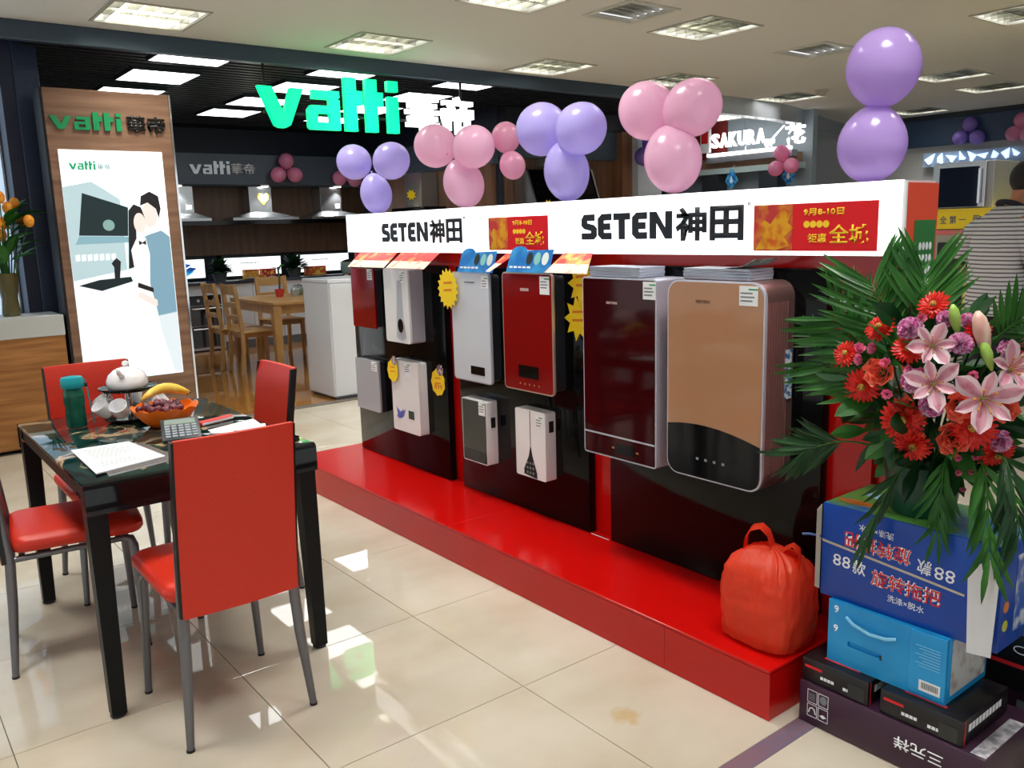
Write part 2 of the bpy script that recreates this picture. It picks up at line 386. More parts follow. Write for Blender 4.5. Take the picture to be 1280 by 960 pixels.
g = flat([p for L in VATTI for p in L], FY(PX0+.055, PY-.0135, PZ1-.135), .0006, .066, .06); obj('printed_brand', g.xf(Matrix.Translation((-1.68, -6.74, 0))), em('green', (30, 178, 120)), po)
obj('printed_brand', glyphs('華帝', .085, .04, FY(PX0+.24, PY-.0135, PZ1-.133), .0006).xf(Matrix.Translation((-1.68, -6.74, 0))), em('grey', (120, 140, 146)), po)
g = flat(VATTI[0], FY(PX1-.285, PY-.0135, PZ0+.16), .0006, .1, .1); obj('printed_mark', g.xf(Matrix.Translation((-1.68, -6.74, 0))), em('green', 0), po)

# hanging lit letters under the beam
t = thing('hanging_sign', 'green and white lit brand letters hanging under the dark beam', 'lit sign', (3.78, 6.72, 2.28))
ge = M('lit_green', (0, 214, 128), .4, emit=1.5, ecol=(0, 232, 138)); we = M('lit_white', (250, 252, 255), .4, emit=1.7)
side_m = M('letter_side', (12, 90, 62), .4)
F = FY(2.76, 6.70, 2.29)
for L in VATTI:
    o = obj('letter', flat(L, F, .05, .48, .43), ge, t, w=True)
for k, ch in enumerate('華帝'): obj('letter', glyphs(ch, .34, .33, FY(4.1+k*.38, 6.70, 2.31), .05, .025), we, t, w=True)
obj('mount_rail', G().box(2.82, 4.8, 6.705, 6.725, 2.40, 2.42), blackm, t, w=True)
for x in (2.84, 4.72): obj('rod', G().tube([(x, 6.715, 2.40), (x, 6.715, 2.785)], .012, 8), blackm, t, True, w=True)

# back run of the showroom: fascia, backboards, counters
fas_m = M('fascia_grey', (62, 74, 86), .45)
struct('wall_showroom_back', G().box(1.05, 6.27, 11.62, 11.68, 0, 2.86), M('back_navy', (24, 33, 50), .5))
struct('wall_showroom_side', G().box(6.27, 6.33, 8.2, 11.62, 0, 2.86), M('back_navy', 0))
struct('trim_fascia', G().box(1.05, 6.27, 11.1, 11.2, 2.11, 2.49), fas_m)
brown = M('brown_board', (96, 70, 52), .45, noise=((70, 48, 36), (18, 18, 1.5), 4, .3, .7))
struct('wall_board', G().box(1.05, 6.27, 11.5, 11.6, 1.21, 2.11), brown)
t = thing('fascia_letters', 'small silver brand letters on the grey showroom fascia', 'lettering', (4.05, 11.1, 2.23))
sl = M('letter_silver', (200, 206, 212), .35, .3)
for L in VATTI: obj('letter', flat(L, FY(3.63, 11.098, 2.235), .02, .195, .16), sl, t, w=True)
for k, ch in enumerate('華帝'): obj('letter', glyphs(ch, .15, .14, FY(4.16+k*.165, 11.098, 2.235), .02, .02), sl, t, w=True)
dl_m = M('downlight_lens', (255, 252, 244), .4, emit=12)
for k, x in enumerate((3.49, 4.62, 5.68)):
    t = thing('downlight', 'small round downlight under the fascia above the '+('hood beside the wood pylon', 'hood with the heart tag', 'hood behind lilac balloons')[k], 'downlight', (x, 11.155, 2.11), 0, 'fascia downlights')
    obj('ring', G().lathe([(.055, -.02), (.06, -.001)], 16), white, t, 40); obj('lens', G().lathe([(.044, -.026), (.046, -.0205)], 16), dl_m, t, 40)
    ld = bpy.data.lights.new('downlight_beam', 'SPOT'); ld.energy = 40; ld.spot_size = 1.6; ld.shadow_soft_size = .05
    lo = bpy.data.objects.new('downlight_beam', ld); C.objects.link(lo); lo.parent = t; lo.location = (0, 0, -.035)
struct('trim_shelf', G().box(1.05, 6.27, 11.12, 11.5, 1.6, 1.655), black)
struct('trim_soffit', G().box(1.05, 6.27, 11.2, 11.62, 2.095, 2.11), fas_m)
hood_s = M('hood_steel', (176, 180, 182), .22, .9)
for k, (x0, x1, c0, c1, lb) in enumerate(((3.24, 3.69, 2.9, 3.87, 'steel chimney range hood behind the wood pylon edge'), (4.42, 4.73, 4.15, 5.06, 'steel chimney range hood with a yellow heart tag'), (5.44, 5.76, 5.25, 6.1, 'tall steel chimney range hood behind the lilac balloons'))):
    t = thing('range_hood', lb, 'range hood', ((x0+x1)/2, 11.3, 1.655), 0, 'range hoods on the back run')
    obj('chimney', G().box(x0, x1, 11.22, 11.498, 1.76, 2.093, .004, 1), hood_s, t, w=True)
    obj('canopy', G().loft([[(c0, 11.13, 1.656), (c1, 11.13, 1.656), (c1, 11.498, 1.656), (c0, 11.498, 1.656)], [(c0, 11.13, 1.69), (c1, 11.13, 1.69), (c1, 11.498, 1.69), (c0, 11.498, 1.69)], [(x0, 11.22, 1.76), (x1, 11.22, 1.76), (x1, 11.498, 1.76), (x0, 11.498, 1.76)]]), hood_s, t, w=True)
    if k != 1: obj('spec_card', G().box(x1-.1, x1-.03, 11.215, 11.2195, 1.8, 1.86), paper, t, w=True)
g = G(); hp = [(.0, -.08), (.07, -.0), (.085, .05), (.05, .08), (0, .045), (-.05, .08), (-.085, .05), (-.07, 0)]
o = obj('heart_tag', G().prism([(4.61+x, 11.212, 1.93+z) for x, z in hp], (0, .006, 0)), M('heart_yellow', (226, 176, 60), .5, noise=((240, 214, 90), (20, 20, 20), 2, .4, .6))); tag(o, 'yellow heart shaped paper tag on the middle range hood', 'tag')
# lit backsplash frames
lit_w = M('lit_panel', (240, 250, 252), .4, emit=1.3)
PANELS = [(3.42, 3.84), (4.1, 4.9), (5.15, 5.95)]
for k, (a, b) in enumerate(PANELS):
    t = thing('backsplash_lightbox', ('small lit backsplash box with blue product picture', 'lit white backsplash box between the two potted plants', 'lit white backsplash box over orange packages')[k], 'light box', ((a+b)/2, 11.5, .88), 0, 'lit backsplash boxes')
    obj('frame', G().box(a-.025, b+.025, 11.49, 11.6, .9, 1.2), blackm, t, w=True)
    obj('lit_face', G().box(a, b, 11.482, 11.4895, .925, 1.165), lit_w, t, w=True)
    if k == 0:
        for dx, dz, c in ((.13, .12, (40, 100, 190)), (.2, .07, (30, 80, 160)), (.16, .03, (60, 190, 220))):
            obj('printed_product', G().prism([(a+dx-.07, 11.481, .95+dz), (a+dx+.03, 11.481, .94+dz+.06), (a+dx+.12, 11.481, .95+dz+.03), (a+dx+.02, 11.481, .95+dz-.03)], (0, .0008, 0)), M('print_blue%d' % k+str(dz), c, .5, emit=.5), t, w=True)
    else:
        for q in range(9): obj('printed_text', G().box(a+.22+q*.03, a+.24+q*.03, 11.481, 11.4818, 1.085-(q % 2)*.003, 1.1), inkgr, t, w=True)
ct_m = M('counter_stone', (40, 46, 60), .15)
cab_m = M('cabinet_white', (214, 218, 224), .2, coat=.4)
o = obj('worktop', G().box(1.1, 6.26, 11.0, 11.62, .85, .885, .004, 1), ct_m); tag(o, 'long dark stone worktop of the showroom back run', 'worktop')
units = [(1.1, 2.2), (2.2, 3.42), (3.89, 4.7), (4.7, 5.5), (5.5, 6.26)]
for k, (a, b) in enumerate(units):
    t = thing('base_cabinet', ['glossy white base cabinet behind the lit poster pylon', 'glossy white base cabinet beside the oven, toward the pylon', 'glossy white base cabinet beside the oven, under the plants', 'glossy white base cabinet under the long lit box with packages', 'glossy white base cabinet at the worktop end by the side board'][k], 'cabinet', ((a+b)/2, 11.3, 0), 0, 'white base cabinets of the back run')
    obj('body', G().box(a+.002, b-.002, 11.06, 11.6, .1, .848), cab_m, t, w=True); obj('plinth', G().box(a+.002, b-.002, 11.12, 11.58, .005, .099), greym, t, w=True)
    m_ = (a+b)/2
    for u, v in ((a+.005, m_-.002), (m_+.002, b-.005)): obj('door', G().box(u, v, 11.04, 11.059, .105, .845, .002, 1), cab_m, t, w=True)
t = thing('built_in_oven', 'black built-in oven tower in the white cabinet run', 'oven', (3.655, 11.3, 0))
obj('body', G().box(3.425, 3.885, 11.06, 11.6, .02, .848), cab_m, t, w=True)
obj('control_panel', G().box(3.45, 3.86, 11.03, 11.059, .6, .72), black, t, w=True)
og = M('oven_glass', (34, 28, 26), .06)
for a, b in ((.34, .585), (.06, .325)):
    d = obj('door', G().box(3.45, 3.86, 11.03, 11.059, a, b, .003, 1), og, t, w=True)
    h = G().tube([(3.47, 11.005, b-.03), (3.84, 11.005, b-.03)], .012, 8); h.box(3.49, 3.505, 11.005, 11.03, b-.036, b-.024).box(3.805, 3.82, 11.005, 11.03, b-.036, b-.024)
    obj('handle', h.xf(Matrix.Translation((-3.655, -11.3, 0))), steel, d)
for x in (3.56, 3.66, 3.76): obj('knob', G().tube([(x, 11.029, .66), (x, 11.005, .66)], .02, 12), steel, t, w=True)
# potted plants and packages on the worktop
def leaf(g, base, d, ln, wd, droop=.3, upv=(0, 0, 1)):
    d = Vector(d).normalized(); s = d.cross(Vector(upv)); s = s.normalized() if s.length > 1e-3 else Vector((1, 0, 0)); b = Vector(base)
    L, Rr, Cc = [], [], []
    for k, wf in ((0, .1), (.3, .8), (.6, 1), (.85, .55), (1, .04)):
        p = b+d*ln*k-Vector((0, 0, 1))*droop*ln*k*k
        Cc.append(g.b.verts.new(p-s.cross(d)*.12*wd*wf)); L.append(g.b.verts.new(p-s*wd*wf/2)); Rr.append(g.b.verts.new(p+s*wd*wf/2))
    for i in range(4):
        g.b.faces.new([L[i], Cc[i], Cc[i+1], L[i+1]]); g.b.faces.new([Cc[i], Rr[i], Rr[i+1], Cc[i+1]])
    return g
def potted(x, y, z, label, rad, n, pot):
    t = thing('potted_plant', label, 'plant', (x, y, z), 0, 'leafy plants on the back worktop')
    obj('pot', G().lathe([(.07, 0), (.1, .1), (.105, .11), (.095, .11), (.09, .1)], 18), pot, t, 40)
    obj('soil', G().lathe([(.088, .085), (.088, .1)], 14), M('soil', (50, 36, 26), .9), t)
    g = G()
    for k in range(n):
        a = R.uniform(0, 2*PI); e = R.uniform(.15, 1.3); d = Vector((math.cos(a)*math.cos(e), math.sin(a)*math.cos(e), math.sin(e)))
        if y > 11.2 and d.y > .3: d.y *= -.6
        leaf(g, Vector((0, 0, .1))+d*R.uniform(.03, .55)*rad, d, rad*.6, rad*.26, .35)
    f = obj('foliage', g, leafd, t); f['kind'] = 'stuff'
potted(3.95, 11.25, .886, 'bushy green plant beside the small blue picture lightbox', .23, 130, M('pot_grey', (96, 100, 104), .4))
potted(4.99, 11.25, .886, 'bushy green plant between the two long lit backsplash boxes', .24, 140, M('pot_grey', 0))
for k, (x, w_, c, lb) in enumerate(((3.47, .13, (190, 70, 50), 'red package beside the blue lit picture'), (4.42, .2, (220, 150, 50), 'orange package before the lit backsplash behind dining table'), (4.66, .2, (196, 40, 40), 'red package before the lit backsplash behind dining table'), (5.36, .3, (214, 96, 40), 'orange snack boxes on the dark worktop end'))):
    t = thing('package', lb, 'package', (x, 11.38, .886)); obj('carton', G().box(-w_/2, w_/2, -.05, .05, 0, .1, .004, 1), M('pack%d' % k, c, .5, noise=((240, 200, 90), (25, 25, 25), 1, .5, .6)), t); obj('lid', G().box(-w_/2-.003, w_/2+.003, -.053, .053, .101, .118, .003, 1), M('packlid%d' % k, (c[0], c[1]*.6, c[2]*.6), .5), t)
t = thing('hob', 'black glass gas hob set on the worktop', 'hob', (4.45, 11.17, .886)); obj('glass', G().box(-.3, .3, -.16, .0, 0, .008, .003, 1), black, t)
for x in (-.15, .15): obj('burner', G().lathe([(.05, .009), (.05, .02), (.02, .028)], 16, (x, -.08, 0)), greym, t)
t = thing('glass_cooker', 'glass cooker pot standing at the worktop end', 'cooker', (5.8, 11.2, .886)); obj('bowl', G().lathe([(.08, 0), (.12, .06), (.12, .16)], 20), M('cooker_glass', (150, 170, 166), .1), t, 40); obj('lid', G().lathe([(.125, .162), (.06, .19), (.01, .2)], 20), steel, t, 40)

# far right block of the showroom
struct('wall_showroom_block', G().box(6.33, 8.3, 8.22, 8.3, 0, 2.86), M('back_navy', 0))
struct('trim_block_soffit', G().box(6.28, 8.3, 8.05, 8.22, 2.62, 2.86), M('soffit_black', (14, 18, 26), .5))
struct('trim_block_fascia', G().box(6.28, 8.12, 8.1, 8.22, 2.27, 2.62), fas_m)
struct('wall_block_board', G().box(6.34, 8.12, 8.18, 8.22, .9, 2.27), M('brown_board2', (118, 84, 62), .45, noise=((88, 60, 44), (16, 16, 1.5), 4, .3, .7)))
struct('wall_block_post', G().box(8.12, 8.3, 8.0, 8.22, 0, 2.62), M('post_wood', (140, 98, 70), .45, noise=((106, 70, 50), (20, 20, 1.5), 4, .3, .7)))
struct('wall_white_pillar', G().box(8.3, 8.75, 7.9, 8.4, 0, 2.86), M('pillar', (178, 184, 190), .5))
o = struct('wall_side_board', G().box(6.2, 6.27, 8.25, 11.1, .9, 2.2), M('brown_board2', 0))
struct('trim_side_fascia', G().box(6.18, 6.27, 8.2, 11.1, 2.2, 2.55), fas_m)
t = thing('range_hood', 'slanted black glass range hood with silver edges behind lilac balloons', 'range hood', (7.0, 8.0, 1.6), 0)
obj('glass', G().prism([(6.5, 8.17, 1.55), (6.5, 7.75, 1.6), (6.5, 7.95, 2.12), (6.5, 8.17, 2.15)], (1.0, 0, 0)), black, t, w=True)
for x in (6.47, 7.501): obj('edge_trim', G().prism([(x, 8.17, 1.55), (x, 7.73, 1.58), (x, 7.94, 2.14), (x, 8.17, 2.16)], (.028, 0, 0)), steel, t, w=True)
obj('chimney', G().box(6.8, 7.2, 7.98, 8.17, 2.165, 2.26), hood_s, t, w=True)
t = thing('range_hood', 'dark box range hood mounted on the brown side board', 'range hood', (5.95, 9.6, 1.5)); obj('body', G().box(5.85, 6.19, 9.2, 10.0, 1.5, 1.75, .01, 1), black, t, w=True); obj('chimney', G().box(5.95, 6.19, 9.4, 9.8, 1.752, 2.18), hood_s, t, w=True)
for x, y, z, lb in ((5.83, 9.45, 1.9, 'yellow round paper tag hanging by the side board hood'), (6.62, 7.725, 1.7, 'yellow paper star tag at the slanted black hood')):
    pts = [(x+(.07 if k % 2 else .045)*math.cos(k*PI/8), y, z+(.07 if k % 2 else .045)*math.sin(k*PI/8)) for k in range(16)]
    o = obj('star_tag', G().prism(pts, (0, .004, 0)), yel); tag(o, lb, 'tag')

# white bar cabinet at the showroom front
t = thing('bar_cabinet', 'tall plain white gloss cabinet beside the end of the red stand', 'cabinet', (3.7, 7.03, 0))
obj('body', G().box(3.31, 4.4, 6.80, 7.30, .03, 1.03, .003, 1), cab_m, t, w=True); obj('top', G().box(3.305, 4.41, 6.79, 7.305, 1.031, 1.06, .003, 1), cab_m, t, w=True)
obj('plinth', G().box(3.33, 4.38, 6.82, 7.28, .005, .029), greym, t, w=True)
for a, b in ((3.32, 3.85), (3.856, 4.39)): obj('door', G().box(a, b, 6.782, 6.7995, .04, 1.02, .002, 1), cab_m, t, w=True)

# pine dining table and chairs in the showroom
pine = M('pine', (206, 164, 104), .35, noise=((180, 132, 76), (3, 14, 3), 4, .3, .7), coat=.2)
t = thing('dining_table', 'pale pine dining table on the showroom parquet', 'table', (3.95, 9.2, .005))
obj('top', G().box(-.4, .6, -.62, .65, .715, .75, .006, 2), pine, t)
g = G()
for x0, x1, y0, y1 in ((-.33, .53, -.56, -.535), (-.33, .53, .565, .59), (-.36, -.335, -.53, .56), (.535, .56, -.53, .56)): g.box(x0, x1, y0, y1, .62, .714)
obj('apron', g, pine, t)
for x in (-.36, .56):
    for y in (-.57, .6): obj('leg', G().loft([[(x+a*s, y+b*s, z) for a, b in ((-1, -1), (1, -1), (1, 1), (-1, 1))] for s, z in ((.033, 0), (.045, .714))]), pine, t)
def ladder_chair(x, y, rz, label):
    t = thing('pine_chair', label, 'chair', (x, y, .005), rz, 'pine ladder back chairs')
    for yy in (-.18, .18):
        obj('back_post', G().loft([[(px+a*.018, yy+b*.02, z) for a, b in ((-1, -1), (1, -1), (1, 1), (-1, 1))] for px, z in ((-.03, 0), (0, .25), (0, .5), (-.03, .8), (-.05, .95))]), pine, t)
        obj('leg', G().loft([[(.4+a*s, yy+b*s, z) for a, b in ((-1, -1), (1, -1), (1, 1), (-1, 1))] for s, z in ((.015, 0), (.021, .43))]), pine, t)
    obj('seat', G().box(-.005, .43, -.21, .21, .431, .455, .008, 2), pine, t)
    obj('seat_frame', G().box(.02, .375, -.16, .16, .38, .43), pine, t)
    for z0, h in ((.84, .1), (.7, .06), (.57, .05)):
        px = -.0-(z0-.5)*.11
        obj('back_slat', G().box(px-.012, px+.012, -.159, .159, z0, z0+h, .004, 1), pine, t)
ladder_chair(3.28, 9.0, 0, 'pine ladder back chair at the table, nearer the lit poster pylon')
ladder_chair(3.24, 9.5, 0, 'pine ladder back chair at the table, nearer the oven')
ladder_chair(4.85, 9.35, PI, 'pine chair at the table side toward the white bar cabinet')
ladder_chair(4.2, 10.15, -PI/2, 'pine chair at the table end before the worktop')
t = thing('flower_pot', 'small red pot with a stem and green bow on the pine table', 'pot', (3.95, 9.35, .756))
obj('pot', G().lathe([(.04, 0), (.055, .09), (.05, .09), (.045, .08)], 16), M('pot_red', (200, 60, 50), .35), t, 40)
obj('stem', G().tube([(0, 0, .04), (.01, 0, .2), (0, 0, .34)], .012, 8), M('stem_brown', (86, 90, 60), .6), t, True)
obj('bow', leaf(leaf(leaf(G(), (0, 0, .32), (-1, -.2, .5), .14, .06), (0, 0, .32), (1, .2, .9), .12, .05), (0, 0, .3), (.3, -.5, 1), .12, .05), leafg, t)
for k, (x, y) in enumerate(((4.12, 9.3), (4.22, 9.42), (4.26, 9.25))):
    t = thing('glass_jar', 'shiny glass jar standing beside the red pot on pine table', 'jar', (x, y, .756), 0, 'glass jars on the pine table')
    obj('body', G().lathe([(.04, 0), (.055, .03), (.055, .08), (.035, .1)], 16), M('jar_glass', (170, 186, 186), .06, .4), t, 40); obj('lid', G().lathe([(.038, .101), (.038, .115), (.01, .125)], 16), chrome, t, 40)

# left neighbour counter
oak = M('oak_front', (176, 122, 66), .4, noise=((140, 90, 42), (2.5, 2.5, 30), 4, .35, .65))
t = thing('front_counter', 'oak fronted counter with thick light grey top beside the navy jamb', 'counter', (.3, 7.0, 0))
obj('front', G().box(-1.4, .5, 6.75, 6.769, .02, .795), oak, t, w=True); obj('front', G().box(.502, 1.225, 6.75, 6.769, .02, .795), oak, t, w=True)
obj('body', G().box(-1.4, 1.22, 6.77, 7.1, .01, .795), blackm, t, w=True); obj('top', G().box(-1.4, 1.228, 6.74, 7.15, .796, .94, .003, 1), M('counter_top', (190, 194, 192), .4), t, w=True)
struct('wall_left_booth', G().box(-3, 1.34, 7.5, 7.6, 0, 2.9), M('booth_navy', (26, 34, 60), .45))
o = struct('wall_left_return', G().box(1.09, 1.179, 7.2, 7.5, 0, 2.9), M('booth_navy', 0))
t = thing('lit_panel', 'pale blue lit panel on the navy booth wall behind flower vase', 'light box', (.2, 7.46, .95)); obj('case', G().box(-1.2, 1.085, 7.46, 7.499, .9, 2.6), steel, t, w=True); obj('face', G().box(-1.18, 1.07, 7.452, 7.4595, .92, 2.58), M('panel_blue', (196, 222, 246), .4, emit=.75), t, w=True)
# vase of orange flowers
t = thing('flower_vase', 'glass vase of orange blossoms and green leaves on the counter', 'vase', (.94, 6.95, .941))
obj('vase', G().lathe([(.055, 0), (.06, .02), (.052, .12), (.075, .3), (.07, .3), (.046, .12), (.05, .03)], 20), M('vase_glass', (120, 112, 70), .12, trans=.4), t, 40)
g = G(); org = M('blossom_orange', (250, 140, 20), .5, noise=((255, 176, 60), (30, 30, 30), 1, .4, .6)); tips = []
for k in range(16):
    a = R.uniform(0, 2*PI); ln = R.uniform(.05, .22); zt = R.uniform(.55, .95)
    e = Vector((math.cos(a)*ln, math.sin(a)*ln*.6-.03, zt)); tips.append(e)
    g.tube([(0, 0, .03), e*.5+Vector((0, 0, .08)), e], [.006, .005, .004], 6)
obj('stems', g, leafg, t)
for k, e in enumerate(tips):
    if k < 11: obj('blossom', G().ball(e, (.035, .035, .045), None, 10, 7), org, t, True)
for k in range(40):
    a = R.uniform(0, 2*PI) if k < 22 else R.uniform(-1.3, .5); ln = R.uniform(.08, .2); b_ = Vector((math.cos(a)*ln*.4, math.sin(a)*ln*.3, R.uniform(.35, .7)))
    obj('leaf', leaf(G(), b_, (math.cos(a), math.sin(a)*.6, R.uniform(.3, 1.2)), R.uniform(.18, .28), .085, .25), leafg, t)
# ================================================================ HEATER STAND
SX = 2.384
blackp = M('black_panel', (8, 8, 9), .07, spec=.2, noise=((13, 12, 12), (3, 3, 3), 2, .4, .6))
st = thing('display_stand', 'long red display stand with lit white header and black panels', 'display stand', (2.3, 3.0, 0))
def P(name, g, m, smooth=False, parent=st): return obj(name, g, m, parent, smooth, w=True)
P('platform_core', G().box(1.995, 2.57, 1.378, 4.67, .001, .147), redd)
for a, b in ((1.366, 3.045), (3.047, 4.68)): P('platform_top_board', G().box(1.981, 2.58, a, b, .148, .16, .002, 1), red)
for a, b in ((1.366, 1.771), (1.773, 4.68)): P('platform_front_board', G().box(1.982, 1.9945, a, b, .001, .1475), redd)
for a in (1.367, 4.671): P('platform_end_board', G().box(1.995, 2.57, a, a+.0095, .001, .1475), redd)
P('back_wall', G().box(2.425, 2.57, 1.33, 4.6, .161, 1.34), red)
P('end_board', G().box(2.45, 2.57, 1.255, 1.329, .001, 1.545), red)
ob = M('end_orange', (222, 66, 22), .35)
P('end_face', G().box(2.386, 2.572, 1.244, 1.254, .001, 1.545), ob)
P('end_edge', G().box(2.376, 2.3855, 1.24, 1.249, .001, 1.55), white)
for a, b in ((3.605, 4.575), (2.555, 3.495), (1.476, 2.43)):
    P('black_panel', G().box(SX, 2.424, a, b, .161, 1.275 if a > 1.5 else 1.30, .006, 2), blackp, 40)
P('header_case', G().box(2.385, 2.575, 1.255, 4.573, 1.341, 1.552), M('header_case', (200, 200, 202), .4))
hf = P('header_face', G().box(2.372, 2.3845, 1.25, 4.575, 1.341, 1.553), M('header_lit', (252, 253, 255), .3, emit=1.15))
def S2(name, g, m, k=None): # printed on the header: sub-parts
    return obj(name, g.xf(Matrix.Translation((-2.3, -3.0, 0))), m, hf)
for y0, w_ in ((4.165, .765), (2.565, .785)):
    S2('lettering', seten(w_*.605, .098, FX(2.3712, y0, 1.397)), ink)
    for k, ch in enumerate('神田'): S2('lettering', glyphs(ch, w_*.178, .116, FX(2.3712, y0-w_*(.625+k*.195), 1.389), .0015, .034), ink)
    S2('lettering', glyphs('®', .014, None, FX(2.3712, y0-w_-.012, 1.5), .0015), ink)
pr_red = M('promo_red', (218, 30, 40), .35, translucent=.4)
pr_pink = M('promo_pink', (222, 70, 70), .4, translucent=.4, noise=((250, 170, 60), (16, 16, 16), 3, .42, .6))
gold = M('promo_gold', (250, 196, 40), .4, translucent=.4, noise=((226, 90, 30), (30, 30, 30), 3, .45, .65))
for y0, y1 in ((3.187, 2.772), (1.74, 1.315)):
    w_ = y0-y1
    S2('promo_poster', G().box(2.369, 2.3715, y1, y0, 1.355, 1.5), pr_red)
    S2('promo_artwork', G().box(2.3683, 2.3688, y0-w_*.34, y0, 1.3555, 1.4995), pr_pink)
    fl = [(.02, 0), (.1, .02), (.2, .0), (.32, .1), (.27, .3), (.35, .5), (.3, .62), (.33, .85), (.26, .98), (.2, .8), (.15, .6), (.1, .7), (.03, .5), (.08, .3)]
    S2('promo_flame', flat([fl], FX(2.368, y0, 1.358), .0006, w_, .135), gold)
    S2('promo_text', glyphs('9月8-10日', w_*.32, .022, FX(2.368, y0-w_*.43, 1.462), .0008, .03), inky)
    S2('promo_text', glyphs('钜惠', w_*.15, .028, FX(2.368, y0-w_*.47, 1.38), .0008, .02), inky)
    S2('promo_text', glyphs('全城', w_*.3, .058, FX(2.368, y0-w_*.64, 1.376), .0008, .015), inky)
    for k in range(4): S2('promo_dot', flat([ell(.012, .012, .011, .011, 12)], FX(2.368, y0-w_*.43-k*.022, 1.424), .0006), inky)
P('seam_line', G().box(2.3835, 2.3842, 2.44, 2.545, .1605, .163), paper)
gs = P('end_leaflet', G().box(2.44, 2.562, 1.2425, 1.2437, 1.2, 1.44), M('leaflet_green', (24, 110, 40), .45))
obj('white_print', G().xf(Matrix.Identity(4)) and flat([ell(.03+.02*(k % 4), .05+.035*(k//4), .008, .012, 8, .4*k) for k in range(16)], FY(2.445, 1.2422, 1.21), .0004).xf(Matrix.Translation((-2.3, -3.0, 0))), inkw, gs)

# ---------------------------------------------------------------- water heaters
def rp(y0, y1, z0, z1, r, x, d, g=None):
    g = g or G(); return g.prism([(x, a, b) for a, b in rrect(y0, y1, z0, z1, r)], (d, 0, 0))
def sticker(t, y, z, x, w_=.05, h=.055, col=inkg):
    s = obj('price_sticker', G().box(x-.0012, x-.0002, y-w_, y, z-h, z), paper, t, w=True)
    m = Matrix.Translation(-t.location)
    for k in range(4):
        wk = w_*(.5 if k == 0 else .75-.1*(k % 2)); y_ = y-(w_-wk if k == 0 else .005)
        obj('print_line', G().box(x-.0016, x-.0013, y_-wk, y_, z-.008-k*.012-.005, z-.008-k*.012).xf(m), col if k == 0 else inkgr, s)
def heater(label, xf, yr, yl, z0, z1, front, body, r=.012, inset=0, lip=None):
    t = thing('water_heater', label, 'water heater', (xf, (yr+yl)/2, z0), 0, 'water heaters on the stand')
    obj('body', rp(yr+inset, yl-inset, z0+inset, z1-inset, r, xf+.014, SX-xf-.0145), body, t, 35, w=True)
    if lip: obj('front_rim', rp(yr, yl, z0, z1, r, xf+.002, .0115), lip, t, 35, w=True)
    e = .006 if lip else 0
    obj('front_panel', rp(yr+e, yl-e, z0+e, z1-e, max(r-e, .004), xf, .012 if not lip else .0018), front, t, 35, w=True)
    return t
def hp_(t, name, g, m, smooth=False): return obj(name, g, m, t, smooth, w=True)
silver = M('silver_paint', (206, 208, 222), .25, .35)
# big pair
maroon = M('maroon_glass', (54, 6, 10), .06, spec=.3)
t = heater('large dark maroon water heater with silver rim beside the gold one', 2.231, 2.039, 2.416, .578, 1.262, maroon, silver, .012, 0, silver)
hp_(t, 'rim_line', G().box(2.2295, 2.2309, 2.045, 2.41, .662, .668), silver); hp_(t, 'display', G().box(2.2295, 2.2309, 2.145, 2.24, .604, .64), black)
for k in (2.255, 2.13): hp_(t, 'touch_key', G().box(2.2297, 2.2309, k-.006, k+.006, .618, .624), M('key_gold', (150, 110, 60), .4))
hp_(t, 'logo', seten(.055, .009, FX(2.2308, 2.285, 1.165), .0008), M('logo_pale', (190, 160, 158), .4)); sticker(t, 2.10, 1.252, 2.231, .06, .062)
gmat = M('champagne_glass', (170, 126, 94), .08, spec=.35)
brm = M('rose_metal', (182, 140, 136), .28, .75)
t = heater('large champagne gold water heater with black curved base', 2.228, 1.589, 1.985, .588, 1.264, gmat, brm, .05, 0, silver)
pts = [(1.595, .64)]
bl = [p for p in rrect(1.595, 1.979, .594, 1.258, .044) if p[1] < .7]
arc = [(1.979-.384*k/12, .72+.058*math.sin(PI*(.28+.6*k/12))-.0) for k in range(13)]
hp_(t, 'black_base', G().prism([(2.2265, a, b) for a, b in arc+[(1.595, .64), ]+[(1.595+.044-.044*math.cos(q), .638-.044*math.sin(q)) for q in (.4, .8, 1.2, PI/2)]+[(1.979-.044+.044*math.cos(q), .638-.044*math.sin(q)) for q in (PI/2, 1.2, .8, .4, 0)]], (.0013, 0, 0)), black)
for k in range(4): hp_(t, 'touch_key', G().box(2.2258, 2.2264, 1.84-k*.036, 1.851-k*.036, .655, .664), inkgr)
hp_(t, 'logo', seten(.058, .01, FX(2.2278, 1.86, 1.19), .0008), M('logo_brown', (112, 78, 56), .4)); sticker(t, 1.685, 1.252, 2.228, .07, .062)
for k in range(9): hp_(t, 'side_rib', G().box(2.243+k*.013, 2.247+k*.013, 1.5868, 1.5888, .65, 1.2), brm)
for z0, z1 in ((.98, 1.045), (.885, .972)): hp_(t, 'energy_label', G().box(2.338, 2.372, 1.5845, 1.5866, z0, z1), M('energy_blue', (70, 120, 170), .4, noise=((220, 232, 240), (60, 60, 60), 1, .45, .55)))
